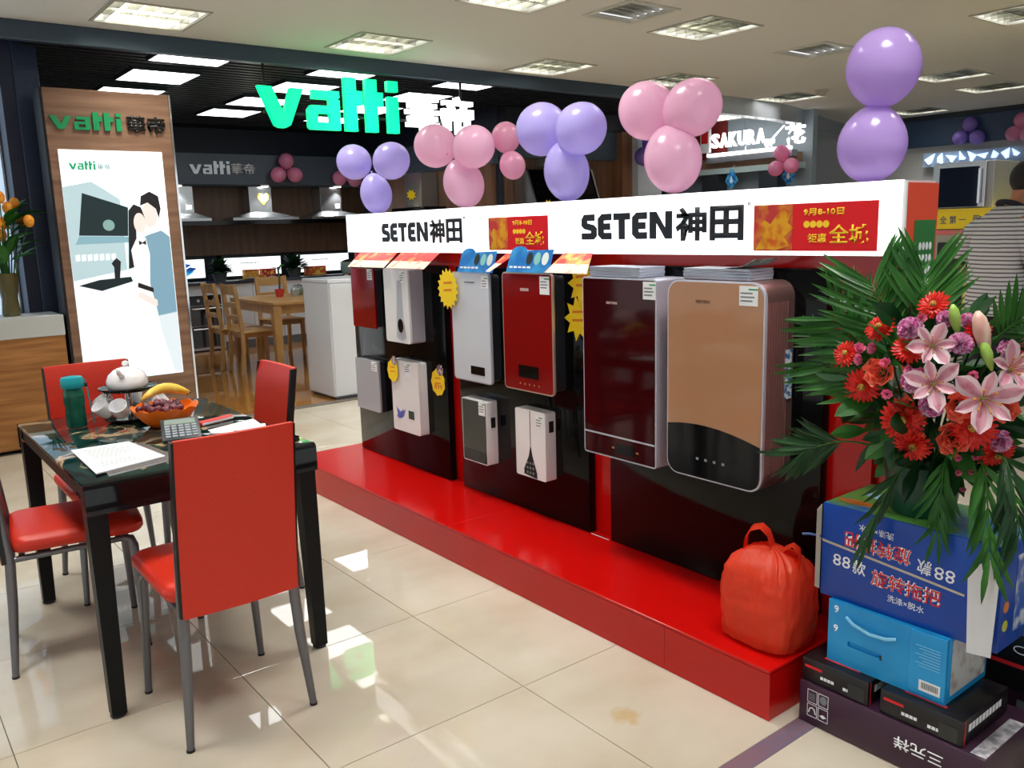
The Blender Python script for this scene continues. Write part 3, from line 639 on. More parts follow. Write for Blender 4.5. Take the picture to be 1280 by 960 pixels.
# tall slim pair
pale = M('pale_glass', (206, 214, 224), .08, coat=.4); redg = M('red_glass', (128, 10, 12), .08, spec=.35); dk = M('dark_body', (44, 48, 54), .35)
t = heater('tall white slim water heater with black display, next to red one', 2.315, 3.128, 3.435, .737, 1.255, pale, dk, .02, .012, silver)
hp_(t, 'display', G().box(2.313, 2.3149, 3.18, 3.29, .775, .815), black); sticker(t, 3.185, 1.24, 2.315, .05, .055); hp_(t, 'logo', G().box(2.3139, 2.3149, 3.24, 3.32, 1.205, 1.212), inkgr)
t = heater('tall bright red slim water heater with silver rim', 2.304, 2.678, 3.017, .746, 1.263, redg, dk, .02, .012, M('rim_champagne', (216, 196, 180), .25, .5))
hp_(t, 'display', G().box(2.302, 2.3039, 2.775, 2.91, .808, .862), black)
for k in range(5): hp_(t, 'touch_key', G().box(2.302, 2.3039, 2.77+k*.032, 2.776+k*.032, .776, .783), M('key_gold', 0))
hp_(t, 'logo', G().box(2.302, 2.3039, 2.83, 2.885, 1.185, 1.197), M('logo_pale', 0)); sticker(t, 2.755, 1.25, 2.304, .062, .075)
# upper far pair
t = heater('small dark red water heater under the red brochures, beside white one', 2.329, 4.214, 4.479, .919, 1.252, redg, dk, .008, .006); sticker(t, 4.285, 1.25, 2.329, .055, .06)
t = heater('white water heater with a grey tapered stripe and round dial', 2.292, 3.792, 4.039, .873, 1.261, white, silver, .014)
hp_(t, 'stripe', G().prism([(2.2905, a, b) for a, b in ((3.9, 1.2), (3.86, 1.2), (3.85, 1.0), (3.83, .9), (3.875, .885), (3.925, .9), (3.92, 1.0))], (.0013, 0, 0)), M('stripe_grey', (176, 182, 190), .3))
hp_(t, 'dial', flat([ell(0, 0, .026, .036, 18)], FX(2.2903, 3.878, .965), .004), black, 40); hp_(t, 'dial_ring', flat([ell(0, 0, .032, .042, 18)], FX(2.2904, 3.878, .965), .0015), silver); sticker(t, 3.875, 1.25, 2.292, .05, .06)
# lower far pair
t = heater('small plain grey water heater low on the far black panel', 2.343, 4.243, 4.514, .431, .73, M('grey_glass', (168, 172, 178), .2), dk, .012); sticker(t, 4.32, .725, 2.343, .06, .055)
t = heater('small white water heater with blue flower print and square display', 2.329, 3.796, 4.074, .375, .768, white, white, .012)
hp_(t, 'display', G().box(2.3275, 2.3289, 3.855, 3.91, .455, .5), M('display_green', (40, 66, 52), .2)); sticker(t, 3.93, .76, 2.329, .06, .08)
for k in range(9):
    a = PI*.15+PI*.7*k/8+R.uniform(-.2, .2); l = R.uniform(.04, .08); d = Vector((math.cos(a), math.sin(a))); n_ = Vector((-d.y, d.x))*.009; b_ = Vector((.06, .06))
    hp_(t, 'printed_petal', flat([[b_, b_+d*l*.6+n_, b_+d*l, b_+d*l*.6-n_]], FX(2.3283-.0002*k, 4.055, .385), .0004), M('petal_blue', (90, 100, 190), .4))
# lower middle pair
t = heater('small dark glass fronted water heater low on the middle panel', 2.318, 3.187, 3.387, .338, .65, M('smoke_glass', (58, 62, 60), .08), white, .01, 0, white)
hp_(t, 'base_band', G().box(2.3165, 2.3179, 3.195, 3.379, .346, .4), M('band_dark', (30, 34, 36), .2)); sticker(t, 3.245, .645, 2.318, .05, .065); hp_(t, 'vent', G().box(2.345, 2.37, 3.1845, 3.1866, .52, .57), blackm)  # dark hole of the vent painted on as a thin black block
t = heater('small white water heater with a black tapered keyhole panel', 2.324, 2.764, 2.972, .35, .659, white, white, .01)
hp_(t, 'split_line', G().box(2.3225, 2.3239, 2.866, 2.869, .46, .655), blackm)
hp_(t, 'key_panel', G().prism([(2.3225, a, b) for a, b in ((2.8675, .5), (2.88, .45), (2.915, .385), (2.915, .362), (2.825, .352), (2.825, .375), (2.855, .45))], (.0014, 0, 0)), black)
for r_ in range(3):
    for k in range(3): hp_(t, 'key', G().box(2.3218, 2.3224, 2.845+k*.02, 2.855+k*.02, .368+r_*.022, .378+r_*.022), inkgr)
sticker(t, 2.83, .645, 2.324, .05, .05); hp_(t, 'vent', G().box(2.345, 2.37, 2.7615, 2.7636, .57, .62), blackm)  # vent hole again a black block, its darkness put into the colour

# ---------------------------------------------------------------- cards, tags and brochures on the heaters
promo = M('brochure_red', (216, 44, 40), .4, noise=((250, 196, 90), (14, 14, 14), 3, .5, .68))
promow = M('brochure_pale', (240, 214, 196), .4, noise=((224, 120, 70), (14, 14, 14), 3, .55, .7))
def brochure(yb0, yb1, yf0, yf1, label, zt=1.262):
    t = thing('brochure', label, 'brochure', (2.32, (yf0+yf1)/2, zt), 0, 'red brochures lying on heater tops')
    a, b = Vector((2.368, yb0, zt+.076)), Vector((2.368, yb1, zt+.076)); c, d = Vector((2.258, yf1, zt+.003)), Vector((2.258, yf0, zt+.003))
    m0, m1 = a.lerp(d, .55), b.lerp(c, .55)
    obj('printed_cover', G().prism([a, b, m1, m0], (0, 0, .002)), promo, t, w=True); obj('printed_foot', G().prism([m0, m1, c, d], (0, 0, .002)), promow, t, w=True)
brochure(4.42, 4.01, 4.37, 3.97, 'red brochure lying on the small dark red heater'); brochure(3.965, 3.6, 3.95, 3.58, 'red brochure lying on the heater with the round dial')
brochure(3.06, 2.99, 3.07, 3.04, 'red brochure behind the blue card on the tall white heater', 1.262); brochure(2.67, 2.5, 2.67, 2.42, 'red brochure behind the blue card, hanging toward maroon heater', 1.266)
bc = M('card_blue', (24, 110, 186), .35, noise=((60, 150, 210), (12, 12, 12), 2, .4, .65))
for k, (y0, y1, x, zb, lb) in enumerate(((3.36, 3.085, 2.305, 1.256, 'blue folding card with gadget pictures on the tall white heater'), (2.97, 2.685, 2.294, 1.265, 'blue folding card with gadget pictures on the tall red heater'))):
    t = thing('header_card', lb, 'card', (x, (y0+y1)/2, zb), 0, 'blue cards standing on slim heaters')
    w_ = y0-y1; pts = [(0, 0), (w_, 0), (w_, .1), (.42*w_, .095)]+[(.22*w_+.2*w_*math.cos(q*PI/6), .085+.03*math.sin(q*PI/6)) for q in range(7)]
    tl = Matrix.Translation((x, y0, zb)) @ Matrix.Rotation(math.radians(18), 4, 'Y') @ Matrix(((0, 0, -1, 0), (-1, 0, 0, 0), (0, 1, 0, 0), (0, 0, 0, 1)))
    obj('board', G().prism([tl @ Vector((a, b, 0)) for a, b in pts], tl.to_3x3() @ Vector((0, 0, -.002))), bc, t, w=True)
    for q, (u, c_) in enumerate(((.5, (40, 44, 46)), (.68, (130, 190, 180)), (.86, (210, 220, 210)))):
        obj('printed_gadget', flat([ell(u*w_, .06, .075*w_, .028, 12)], tl @ Matrix.Translation((0, 0, .0003)), .0006), M('gadget%d' % q, c_, .4), t, w=True)
    for q in range(5): obj('printed_text', flat([[(.06*w_+q*.03, .018), (.06*w_+q*.03+.022, .018), (.06*w_+q*.03+.022, .026), (.06*w_+q*.03, .026)]], tl @ Matrix.Translation((0, 0, .0003)), .0006), inkw, t, w=True)
    obj('stand_flap', G().prism([tl @ Vector((a, b, -.0025)) for a, b in ((.2*w_, 0), (.8*w_, 0), (.7*w_, .04), (.3*w_, .04))], (.03, 0, -.0)), bc, t, w=True)
def burst(x, y, z, r, n, label, purple=False, ratio=.8, price=None):
    t = thing('price_burst', label, 'price tag', (x, y, z), 0, 'yellow starburst price tags')
    pts = [((r if k % 2 else r*ratio)*math.cos(k*PI/n), (r if k % 2 else r*ratio)*1.12*math.sin(k*PI/n)) for k in range(2*n)]
    obj('card', flat([pts], FX(0, 0, 0), .002), yel, t)
    for k in range(2): obj('printed_text', flat([[(-.4*r, (.25-.4*k)*r), (.4*r, (.3-.4*k)*r), (.4*r, (.42-.4*k)*r), (-.4*r, (.37-.4*k)*r)]], FX(-.0022, 0, 0), .0004), M('text_orange', (226, 130, 30), .5), t)
    if price: obj('printed_price', glyphs(price, 1.1*r, .4*r, FX(-.0022, .5*r, -.55*r), .0004), inkr, t)
    if purple:
        p2 = [((.5*r if k % 2 else .38*r)*math.cos(k*PI/9)+.35*r, (.5*r if k % 2 else .38*r)*math.sin(k*PI/9)+1.0*r) for k in range(18)]
        obj('crest', flat([p2], FX(-.0008, 0, 0), .002), M('crest_purple', (110, 84, 120), .5, noise=((210, 190, 180), (60, 60, 60), 1, .45, .55)), t)
burst(2.30, 3.437, 1.173, .088, 17, 'round yellow starburst tag on the edge of the tall white heater')
burst(2.364, 2.56, 1.222, .085, 9, 'spiky yellow starburst behind the maroon heater, upper of the two', False, .62)
burst(2.364, 2.585, 1.078, .085, 9, 'spiky yellow starburst behind the maroon heater, lower of the two', False, .62)
burst(2.32, 4.04, .705, .058, 9, 'yellow price tag with purple crest on the flower print heater', True, .9)
burst(2.381, 3.685, .675, .066, 9, 'yellow price tag with purple crest on the bare black panel', True, .9, '899')
def magazines(x0, x1, y0, y1, z, n, label, tilt):
    for k in range(n):
        t = thing('magazine', ('lowest', 'second lowest', 'second from top', 'topmost')[k]+label, 'magazine', ((x0+x1)/2, (y0+y1)/2, z+k*.0092), R.uniform(-.06, .06), 'magazine stacks on heater tops')
        a, b = (x1-x0)/2, (y1-y0)/2
        obj('pages', G().box(-a+.002, a-.001, -b+.001, b-.001, .001, .0078), M('pages', (176, 184, 200), .6), t); obj('cover', G().box(-a, a, -b, b, .0079, .0089), M('cover_grey', (206, 212, 220), .35, noise=((150, 160, 172), (10, 10, 10), 2, .45, .6)), t)
        if k == n-1 and tilt:
            obj('curled_cover', G().loft([[(-a, -b*.2, .009), (a, -b*.2, .009), (a, -b*.2, .0098), (-a, -b*.2, .0098)], [(-a, -b*.8, .018), (a, -b*.8, .018), (a, -b*.8, .0188), (-a, -b*.8, .0188)], [(-a, -b*1.15, .04), (a, -b*1.15, .04), (a, -b*1.15, .0408), (-a, -b*1.15, .0408)]]), M('cover_photo', (120, 140, 130), .3, noise=((220, 226, 224), (18, 18, 18), 2, .45, .6)), t)
magazines(2.24, 2.37, 2.12, 2.39, 1.2635, 4, ' thin grey magazine in the stack on the maroon heater', False)
magazines(2.25, 2.37, 1.66, 1.935, 1.2655, 4, ' thin grey magazine in the stack on the gold heater', True)

# ---------------------------------------------------------------- balloons
def balloon_mat(n, c): return M('balloon_'+n, c, .16, translucent=.5, spec=.6, coat=.3)
lil = balloon_mat('lilac', (212, 202, 254)); pink = balloon_mat('pink', (255, 216, 240)); orch = balloon_mat('orchid', (214, 186, 246)); rose = balloon_mat('rose', (236, 158, 194)); plum = balloon_mat('plum', (150, 124, 206))
def cluster(bl, mat, label, hub=None, group='balloon clusters on the header'):
    cs = [Vector(b[0]) for b in bl]; hub = Vector(hub) if hub else sum(cs, Vector())/len(cs)
    t = thing('balloon_cluster', label, 'balloons', hub, 0, group)
    for c, (_, rw, rh) in zip(cs, bl):
        ax = (c-hub).normalized() if (c-hub).length > .02 else Vector((0, 0, 1)); q = Vector((0, 0, 1)).rotation_difference(ax)
        o = obj('balloon', G().ball(c-hub, (rw, rw, rh), q, 28, 18, lambda a: 1-.10*max(0, math.cos(a))**1.5), mat, t, True)
        kp = c-hub-ax*(rh+.004)
        obj('knot', G().lathe([(.003, .012), (.006, .004), (.004, 0), (.009, -.008)], 8).xf(Matrix.Translation(kp) @ q.to_matrix().to_4x4()), mat, o)
    return t
X0 = 2.46
cluster([((X0, 4.60, 1.855), .1, .115), ((X0, 4.18, 1.83), .1, .112), ((X0+.02, 4.40, 1.667), .09, .115)], lil, 'three lilac balloons at the far end of the lit header', (X0, 4.4, 1.775))
cluster([((X0, 3.735, 1.868), .107, .115), ((X0, 3.41, 1.835), .1, .112), ((X0+.02, 3.53, 1.675), .1, .122)], pink, 'three pale pink balloons above the first header lettering poster', (X0, 3.56, 1.79))
cluster([((X0+.16, 3.36, 1.88), .07, .075), ((X0+.17, 3.33, 1.75), .062, .07)], balloon_mat('pink2', (246, 190, 218)), 'pair of smaller pink balloons tucked behind the pale pink trio', (X0+.16, 3.35, 1.812))
cluster([((X0, 2.90, 1.862), .113, .115), ((X0, 2.66, 1.84), .104, .112), ((X0+.02, 2.772, 1.68), .096, .126)], lil, 'three lilac balloons over the gap between the header letterings', (X0, 2.77, 1.79))
cluster([((X0, 2.29, 1.865), .106, .115), ((X0+.03, 2.105, 1.855), .1, .112), ((X0-.02, 2.15, 1.682), .104, .128)], pink, 'three pale pink balloons above the second header lettering', (X0+.01, 2.2, 1.8))
cluster([((X0, 1.371, 1.875), .103, .112), ((X0, 1.395, 1.664), .098, .112)], orch, 'two orchid balloons stacked at the near end of the header', (X0, 1.383, 1.768))
wg = 'balloon clusters on booth walls'
cluster([((4.87, 10.98, 2.408), .1, .105), ((4.75, 10.98, 2.233), .1, .105), ((4.98, 10.98, 2.234), .1, .105)], rose, 'three rose balloons on the grey showroom fascia beside silver letters', (4.87, 10.99, 2.29), wg)
cluster([((5.63, 10.97, 2.2), .1, .105), ((5.85, 10.97, 2.185), .1, .105), ((5.74, 10.97, 2.36), .1, .105)], rose, 'three rose balloons on the fascia behind the far lilac trio', (5.74, 10.98, 2.24), wg)
cluster([((8.25, 7.74, 2.3), .12, .13), ((8.48, 7.72, 2.27), .12, .13), ((8.38, 7.74, 2.47), .12, .13)], plum, 'three purple balloons on the wood post behind pale pink balloons', (8.38, 7.75, 2.33), wg)
cluster([((12.79, 5.806, 2.70), .1, .105), ((12.79, 5.93, 2.535), .1, .105), ((12.79, 5.70, 2.515), .1, .105)], plum, 'three purple balloons on the blue fascia of the far wall', (12.8, 5.8, 2.58), wg)
cluster([((12.79, 5.22, 2.52), .1, .105), ((12.79, 5.05, 2.5), .1, .105), ((12.79, 5.13, 2.68), .1, .105)], rose, 'three rose balloons on the blue fascia, at the picture edge side of purple ones', (12.8, 5.13, 2.58), wg)
# ================================================================ TABLE AND CHAIRS
def printed_top():
    m = bpy.data.materials.new('printed_glass'); m.use_nodes = True; n = m.node_tree.nodes; L = m.node_tree.links; b = n['Principled BSDF']
    g = n.new('ShaderNodeNewGeometry'); t = n.new('ShaderNodeTexNoise'); t.inputs['Scale'].default_value = 5; t.inputs['Detail'].default_value = 5; t.inputs['Distortion'].default_value = 1.8
    r = n.new('ShaderNodeValToRGB'); e = r.color_ramp.elements
    e[0].position = .36; e[0].color = lin((8, 14, 16)); e[1].position = .47; e[1].color = lin((16, 52, 48))
    for p, c in ((.53, (22, 40, 34)), (.57, (90, 92, 76)), (.6, (176, 150, 116)), (.65, (120, 100, 80)), (.7, (20, 26, 26))): q = e.new(p); q.color = lin(c)
    L.new(g.outputs['Position'], t.inputs['Vector']); L.new(t.outputs[0], r.inputs[0]); L.new(r.outputs[0], b.inputs['Base Color'])
    b.inputs['Roughness'].default_value = .035; b.inputs['Specular IOR Level'].default_value = .35
    return m
tglass = printed_top(); tbl = M('table_black', (11, 11, 12), .4, spec=.25)
apm = M('apron_glass', (11, 12, 13), .08, spec=.4, noise=((30, 32, 34), (2, 2, 40), 3, .5, .7))
t = thing('glass_table', 'black dining table with a printed glass top, set with tea things', 'table', (.845, 3.232, 0))
T0, T1, U0, U1 = -.365, .365, -.577, .577
obj('table_top', G().box(T0, T1, U0+.02, U1-.02, .737, .75, .004, 2), tglass, t, 40)
for s in (-1, 1):
    pr_ = [(U1-.0195, .75), (U1-.006, .746), (U1, .735), (U1, .655), (U1-.012, .655), (U1-.012, .73), (U1-.0195, .737)]
    obj('apron', G().prism([(T0, s*a, b) for a, b in pr_], (T1-T0, 0, 0)), apm, t, 30)
    obj('side_rail', G().box(s*.345-.012, s*.345+.012, U0+.075, U1-.075, .69, .736), tbl, t)
for x in (-1, 1):
    for y in (-1, 1):
        lg = obj('leg', G().loft([[(x*px+a*s, y*py+b*s, z) for a, b in ((-1, -1), (1, -1), (1, 1), (-1, 1))] for px, py, s, z in ((.338, .545, .022, .012), (.332, .53, .03, .736))]), tbl, t)
        obj('foot', G().lathe([(.02, 0), (.024, .004), (.024, .011)], 12, (x*.338, y*.545, 0)), blackm, lg)
        for k in range(2): obj('bolt', G().tube([(x*.365, y*(.49-.03*k), .70), (x*.352, y*(.49-.03*k), .70)], .007, 8), chrome, lg)
chair_red = M('chair_leather', (200, 44, 22), .42, noise=((196, 41, 20), (160, 160, 160), 3, .4, .6), bump=.03)
chair_blk = M('chair_side', (14, 12, 13), .35)
legm = M('chair_leg', (112, 112, 116), .38, .7)
def back_ring(z, w, sh=0, th=.042):
    k = (z-.4)/.52; yo = -.212-.07*k**1.4
    r = th/2
    return yo, w
def red_chair():
    t = thing('dining_chair', 'x', 'chair', (0, 0, 0), 0, 'red leather chairs round the glass table')
    # backrest: slightly curved slab
    g = G(); rings = []
    for k in range(11):
        z = .395+.525*k/10; e = 1 if 0 < k < 10 else .985; yo = -.215-.062*(k/10)**1.3; hw = .172-.004*(k/10); th = .034
        if k in (0, 10): th *= .6
        rings.append([(-hw, yo+.004, z), (-hw*.5, yo-.004, z), (0, yo-.007, z), (hw*.5, yo-.004, z), (hw, yo+.004, z), (hw, yo+th, z), (hw*.5, yo+th-.006, z), (0, yo+th-.008, z), (-hw*.5, yo+th-.006, z), (-hw, yo+th, z)])
    obj('backrest', g.loft(rings), chair_red, t, 50)
    for s in (-1, 1):
        rr = []
        for k in range(11):
            z = .398+.519*k/10; yo = -.215-.062*(k/10)**1.3; hw = .1725-.004*(k/10)
            rr.append([(s*hw, yo+.003, z), (s*(hw+.006), yo+.006, z), (s*(hw+.006), yo+.031, z), (s*hw, yo+.035, z)])
        obj('side_panel', G().loft(rr), chair_blk, t, 50)
    rings = []
    for z, i in ((.425, .03), (.432, .008), (.445, 0), (.465, .0), (.478, .012), (.484, .04)):
        rings.append([(a, b, z) for a, b in rrect(-.2+i, .2-i, -.178+i*.3, .235-i, .05)])
    obj('seat', G().loft(rings), chair_red, t, 50)
    g = G()
    for s in (-1, 1): g.tube([(s*.165, -.195, .405), (s*.165, .17, .41)], .011, 8)
    g.tube([(-.15, -.15, .412), (.15, -.15, .412)], .01, 8).tube([(-.15, .15, .412), (.15, .15, .412)], .01, 8)
    obj('seat_frame', g, legm, t, 50)
    for s in (-1, 1):
        lg = obj('leg', G().tube([(s*.165, -.2, .62), (s*.165, -.186, .41), (s*.172, -.195, .25), (s*.19, -.215, .006)], [.011, .017, .016, .011], 10), legm, t, 50)
        obj('foot_cap', G().lathe([(.012, 0), (.0125, .008)], 10, (s*.19, -.215, 0)), blackm, lg)
        lg = obj('leg', G().tube([(s*.165, .165, .412), (s*.168, .188, .405), (s*.172, .195, .38), (s*.19, .205, .006)], [.012, .015, .016, .011], 10), legm, t, 50)
        obj('foot_cap', G().lathe([(.012, 0), (.0125, .008)], 10, (s*.19, .205, 0)), blackm, lg)
    return t
ch = red_chair(); ch.location = (.808, 2.56, 0); ch['label'] = 'red leather chair turned backrest out, beside the red stand end of table'
ch['label'] = 'red leather chair with its plain back toward the open floor'
copy_tree(ch, (.535, 3.325, 0), -PI/2-.13, 'red leather chair at the table side by the paper booklet')
copy_tree(ch, (1.14, 3.4, 0), PI/2, 'red leather chair at the table side facing the red stand')
copy_tree(ch, (.812, 3.845, 0), PI, 'red leather chair behind the bottle, facing from the poster pylon side')

# ---------------------------------------------------------------- things on the glass table
TZ = .7505
teal = M('teal_plastic', (0, 150, 160), .35); tealg = M('green_glass', (30, 120, 96), .06, trans=.55, ior=1.3)
t = thing('water_bottle', 'green water bottle with teal lid and strap on glass table', 'bottle', (.65, 3.56, TZ))
obj('body', G().lathe([(.034, 0), (.036, .006), (.036, .06), (.034, .075), (.037, .09), (.037, .135), (.032, .15)], 24), tealg, t, 40)
obj('liquid', G().lathe([(.03, .004), (.031, .03), (.03, .12)], 20), M('tea_liquid', (92, 60, 40), .2), t, 40)
obj('lid', G().lathe([(.038, .151), (.041, .156), (.041, .182), (.036, .192), (.02, .195)], 24), teal, t, 40)
obj('strap', G().loft([[(.042+a, -.004, z), (.046+a, -.004, z), (.046+a, .004, z), (.042+a, .004, z)] for a, z in ((0, .18), (.006, .14), (.012, .06), (.02, .004))]), M('strap_teal', (30, 140, 150), .5), t)
obj('strap_clip', G().box(.0415, .052, -.006, .006, .15, .165, .002, 1), blackm, t)
# rotating tea set
t = thing('tea_rack', 'round black tea rack holding hanging cups beside the fruit bowl', 'tea rack', (.845, 3.555, TZ))
obj('base', G().lathe([(.085, 0), (.095, .006), (.095, .014), (.02, .02)], 28), black, t, 40)
obj('pole', G().lathe([(.012, .0205), (.012, .118)], 12), chrome, t, 40)
obj('tray', G().lathe([(.02, .1185), (.1, .119), (.108, .126), (.108, .131), (.1, .128), (.02, .128)], 32), black, t, 40)
for k in range(6):
    a = k*PI/3+.3; obj('hook', G().tube([(.085*math.cos(a), .085*math.sin(a), .1185), (.09*math.cos(a), .09*math.sin(a), .1), (.1*math.cos(a), .1*math.sin(a), .1)], .0025, 6), chrome, t, True)
por = M('porcelain', (240, 240, 242), .15, coat=.5)
tp = thing('teapot', 'white domed porcelain teapot on the black tea rack', 'teapot', (.845, 3.555, TZ+.1285))
obj('body', G().lathe([(.07, 0), (.077, .01), (.076, .03), (.066, .052), (.046, .07), (.02, .08), (.008, .082)], 28), por, tp, 40)
obj('knob', G().lathe([(.006, .081), (.014, .09), (.013, .1), (.004, .104)], 16), por, tp, 40)
obj('spout', G().tube([(-.03, -.055, .05), (-.045, -.075, .07), (-.05, -.085, .085)], [.012, .009, .007], 10), por, tp, True)
for k, a in enumerate((3.5, 4.15, 5.65, .3, 1.2, 2.3)):
    c = thing('tea_cup', ('white cup hanging tilted on tea rack toward the bottle', 'white cup hanging on tea rack toward the booklet', 'white cup hanging on tea rack against the fruit bowl', 'white cup on tea rack behind the fruit bowl', 'white cup on tea rack toward the wooden showroom', 'white cup on tea rack toward the red chair behind')[k], 'cup', (.845+.112*math.cos(a), 3.555+.112*math.sin(a), TZ+.04), a, 'cups hanging on the tea rack')
    q = Matrix.Rotation(.75, 4, 'Y') @ Matrix.Rotation(PI, 4, 'X')
    obj('cup', G().lathe([(.014, .035), (.024, .03), (.03, .01), (.033, -.028), (.031, -.028), (.028, .008), (.02, .026)], 20).xf(Matrix.Translation((0, 0, .02)) @ q), por, c, 40)
    obj('handle', G().tube([Matrix.Translation((0, 0, .02)) @ q @ Vector(p) for p in ((-.03, 0, -.012), (-.046, 0, -.008), (-.046, 0, .01), (-.026, 0, .014))], .004, 8), por, c, True)
# fruit bowl
t = thing('fruit_bowl', 'orange plastic bowl with a wavy rim on the glass table', 'bowl', (.915, 3.33, TZ))
g = G(); rings = []
for r_, z, wv in ((.05, 0, 0), (.06, .002, 0), (.085, .025, .0), (.11, .055, .002), (.122, .075, .005), (.119, .075, .005), (.106, .055, .002), (.08, .028, 0), (.05, .006, 0)):
    rings.append([(r_*(1+.0)*math.cos(2*PI*k/48), r_*math.sin(2*PI*k/48), z+wv*math.cos(12*2*PI*k/48)) for k in range(48)])
obj('bowl', g.loft(rings), M('bowl_orange', (250, 118, 14), .3), t, 50)
gt = thing('grape_bunch', 'bunch of dark purple grapes lying in the orange bowl', 'grapes', (.905, 3.325, TZ+.012))
gm2 = mesh('grape', G().ball((0, 0, 0), .0135, None, 10, 8), M('grape_skin', (74, 26, 42), .25, noise=((110, 50, 62), (40, 40, 40), 1, .4, .6)), True)
for k in range(46):
    a = R.uniform(0, 2*PI); rr = .082*math.sqrt(R.random()); zz = .045+.028*(1-rr/.08)+R.uniform(-.004, .012)+rr*.1
    o = obj('grape', gm2, None, gt); o.location = (rr*math.cos(a)-.01, rr*math.sin(a)-.01, zz)
bt = thing('banana_bunch', 'two ripe yellow bananas lying across the grapes', 'bananas', (.935, 3.37, TZ+.082))
ban = M('banana_skin', (228, 190, 60), .4, noise=((250, 220, 110), (24, 24, 24), 3, .4, .65))
for k in range(2):
    pts = [(-.085+.17*q/8, .035*k-.012+.02*math.sin(q*PI/8), .02+.034*math.sin(PI*(q+.5)/9.)-.01*k) for q in range(9)]
    o = obj('banana', G().tube(pts, [.005, .011, .0155, .017, .0175, .017, .0155, .011, .006], 10), ban, bt, True)
    obj('tip', G().ball(pts[-1], .006, None, 8, 6), M('banana_tip', (70, 56, 30), .6), o)
# booklet, papers, calculator, pen, folder
def sheet(name, cs, z, h, m): return G().prism([(x, y, z) for x, y in cs], (0, 0, h))
t = thing('magazine', 'glossy magazine with dark spine under the printed booklet', 'magazine', (.645, 2.92, TZ))
cs = [(.565, 2.715), (.79, 2.775), (.755, 3.07), (.58, 3.04)]
obj('pages', sheet('', cs, TZ, .006, 0), paper, t, w=True); obj('cover', sheet('', cs, TZ+.0061, .001, 0), M('magcover', (90, 84, 82), .3), t, w=True)
t = thing('booklet', 'white printed booklet lying on the table corner', 'booklet', (.63, 2.93, TZ+.0075))
cs = [(.535, 2.735), (.755, 2.8), (.72, 3.1), (.54, 3.11)]; z0 = TZ+.0075
obj('pages', sheet('', cs, z0, .004, 0), paper, t, w=True)
for k in range(12):
    y = 3.06-k*.022
    if k not in (7, 8): obj('printed_line', G().box(.57, .57+R.uniform(.08, .14), y, y+.004, z0+.0041, z0+.0046), inkgr, t, w=True)
t = thing('paper_sheets', 'loose white paper sheets lying before the calculator', 'paper', (1.07, 3.06, TZ))
obj('sheet', sheet('', [(.99, 2.94), (1.17, 2.97), (1.2, 3.19), (1.0, 3.12)], TZ, .0008, 0), paper, t, w=True); obj('sheet', sheet('', [(1.0, 2.98), (1.15, 2.93), (1.2, 3.07), (1.05, 3.12)], TZ+.001, .0008, 0), paper, t, w=True)
t = thing('calculator', 'dark desk calculator with grey keys on the glass table', 'calculator', (.89, 3.07, TZ), -.25)
Q = Matrix.Rotation(.25, 4, 'X')
obj('body', G().box(-.065, .065, -.085, .085, .001, .016, .004, 2).xf(Matrix.Translation((0, 0, .021)) @ Q), M('calc_dark', (44, 50, 54), .4), t, 40)
obj('screen', G().box(-.052, .052, .03, .07, .0162, .018).xf(Matrix.Translation((0, 0, .021)) @ Q), M('lcd', (130, 146, 136), .2), t)
for i in range(5):
    for j in range(5): obj('key', G().box(-.053+i*.0225, -.036+i*.0225, .01-j*.02, .022-j*.02, .0162, .0195, .001, 1).xf(Matrix.Translation((0, 0, .021)) @ Q), M('calc_key', (150, 160, 168), .4), t)
obj('stand', G().box(-.05, .05, .06, .08, .0, .036), M('calc_dark', 0), t)
t = thing('pen', 'white ballpoint pen with blue cap across the paper sheets', 'pen', (1.02, 3.0, TZ+.0065)); obj('barrel', G().tube([(-.045, .03, 0), (.03, -.012, 0)], .0045, 8), white, t, True); obj('cap', G().tube([(.03, -.012, 0), (.06, -.03, 0)], .0055, 8), M('pen_blue', (30, 36, 110), .3), t, True)
t = thing('folder', 'slim red folder lying behind the paper sheets', 'folder', (1.07, 3.24, TZ), .35); obj('cover', G().box(-.075, .075, -.018, .018, 0, .014, .003, 1), M('folder_red', (206, 50, 46), .4), t); obj('spine', G().box(-.073, .073, -.0195, -.0182, .003, .011), paper, t)
t = thing('eyeglass_case', 'small black case at the glass table corner', 'case', (1.14, 2.76, TZ), .3); obj('base', G().box(-.03, .03, -.05, .05, 0, .01, .004, 2), blackm, t); obj('lid', G().box(-.03, .03, -.05, .05, .0102, .018, .004, 2), black, t)

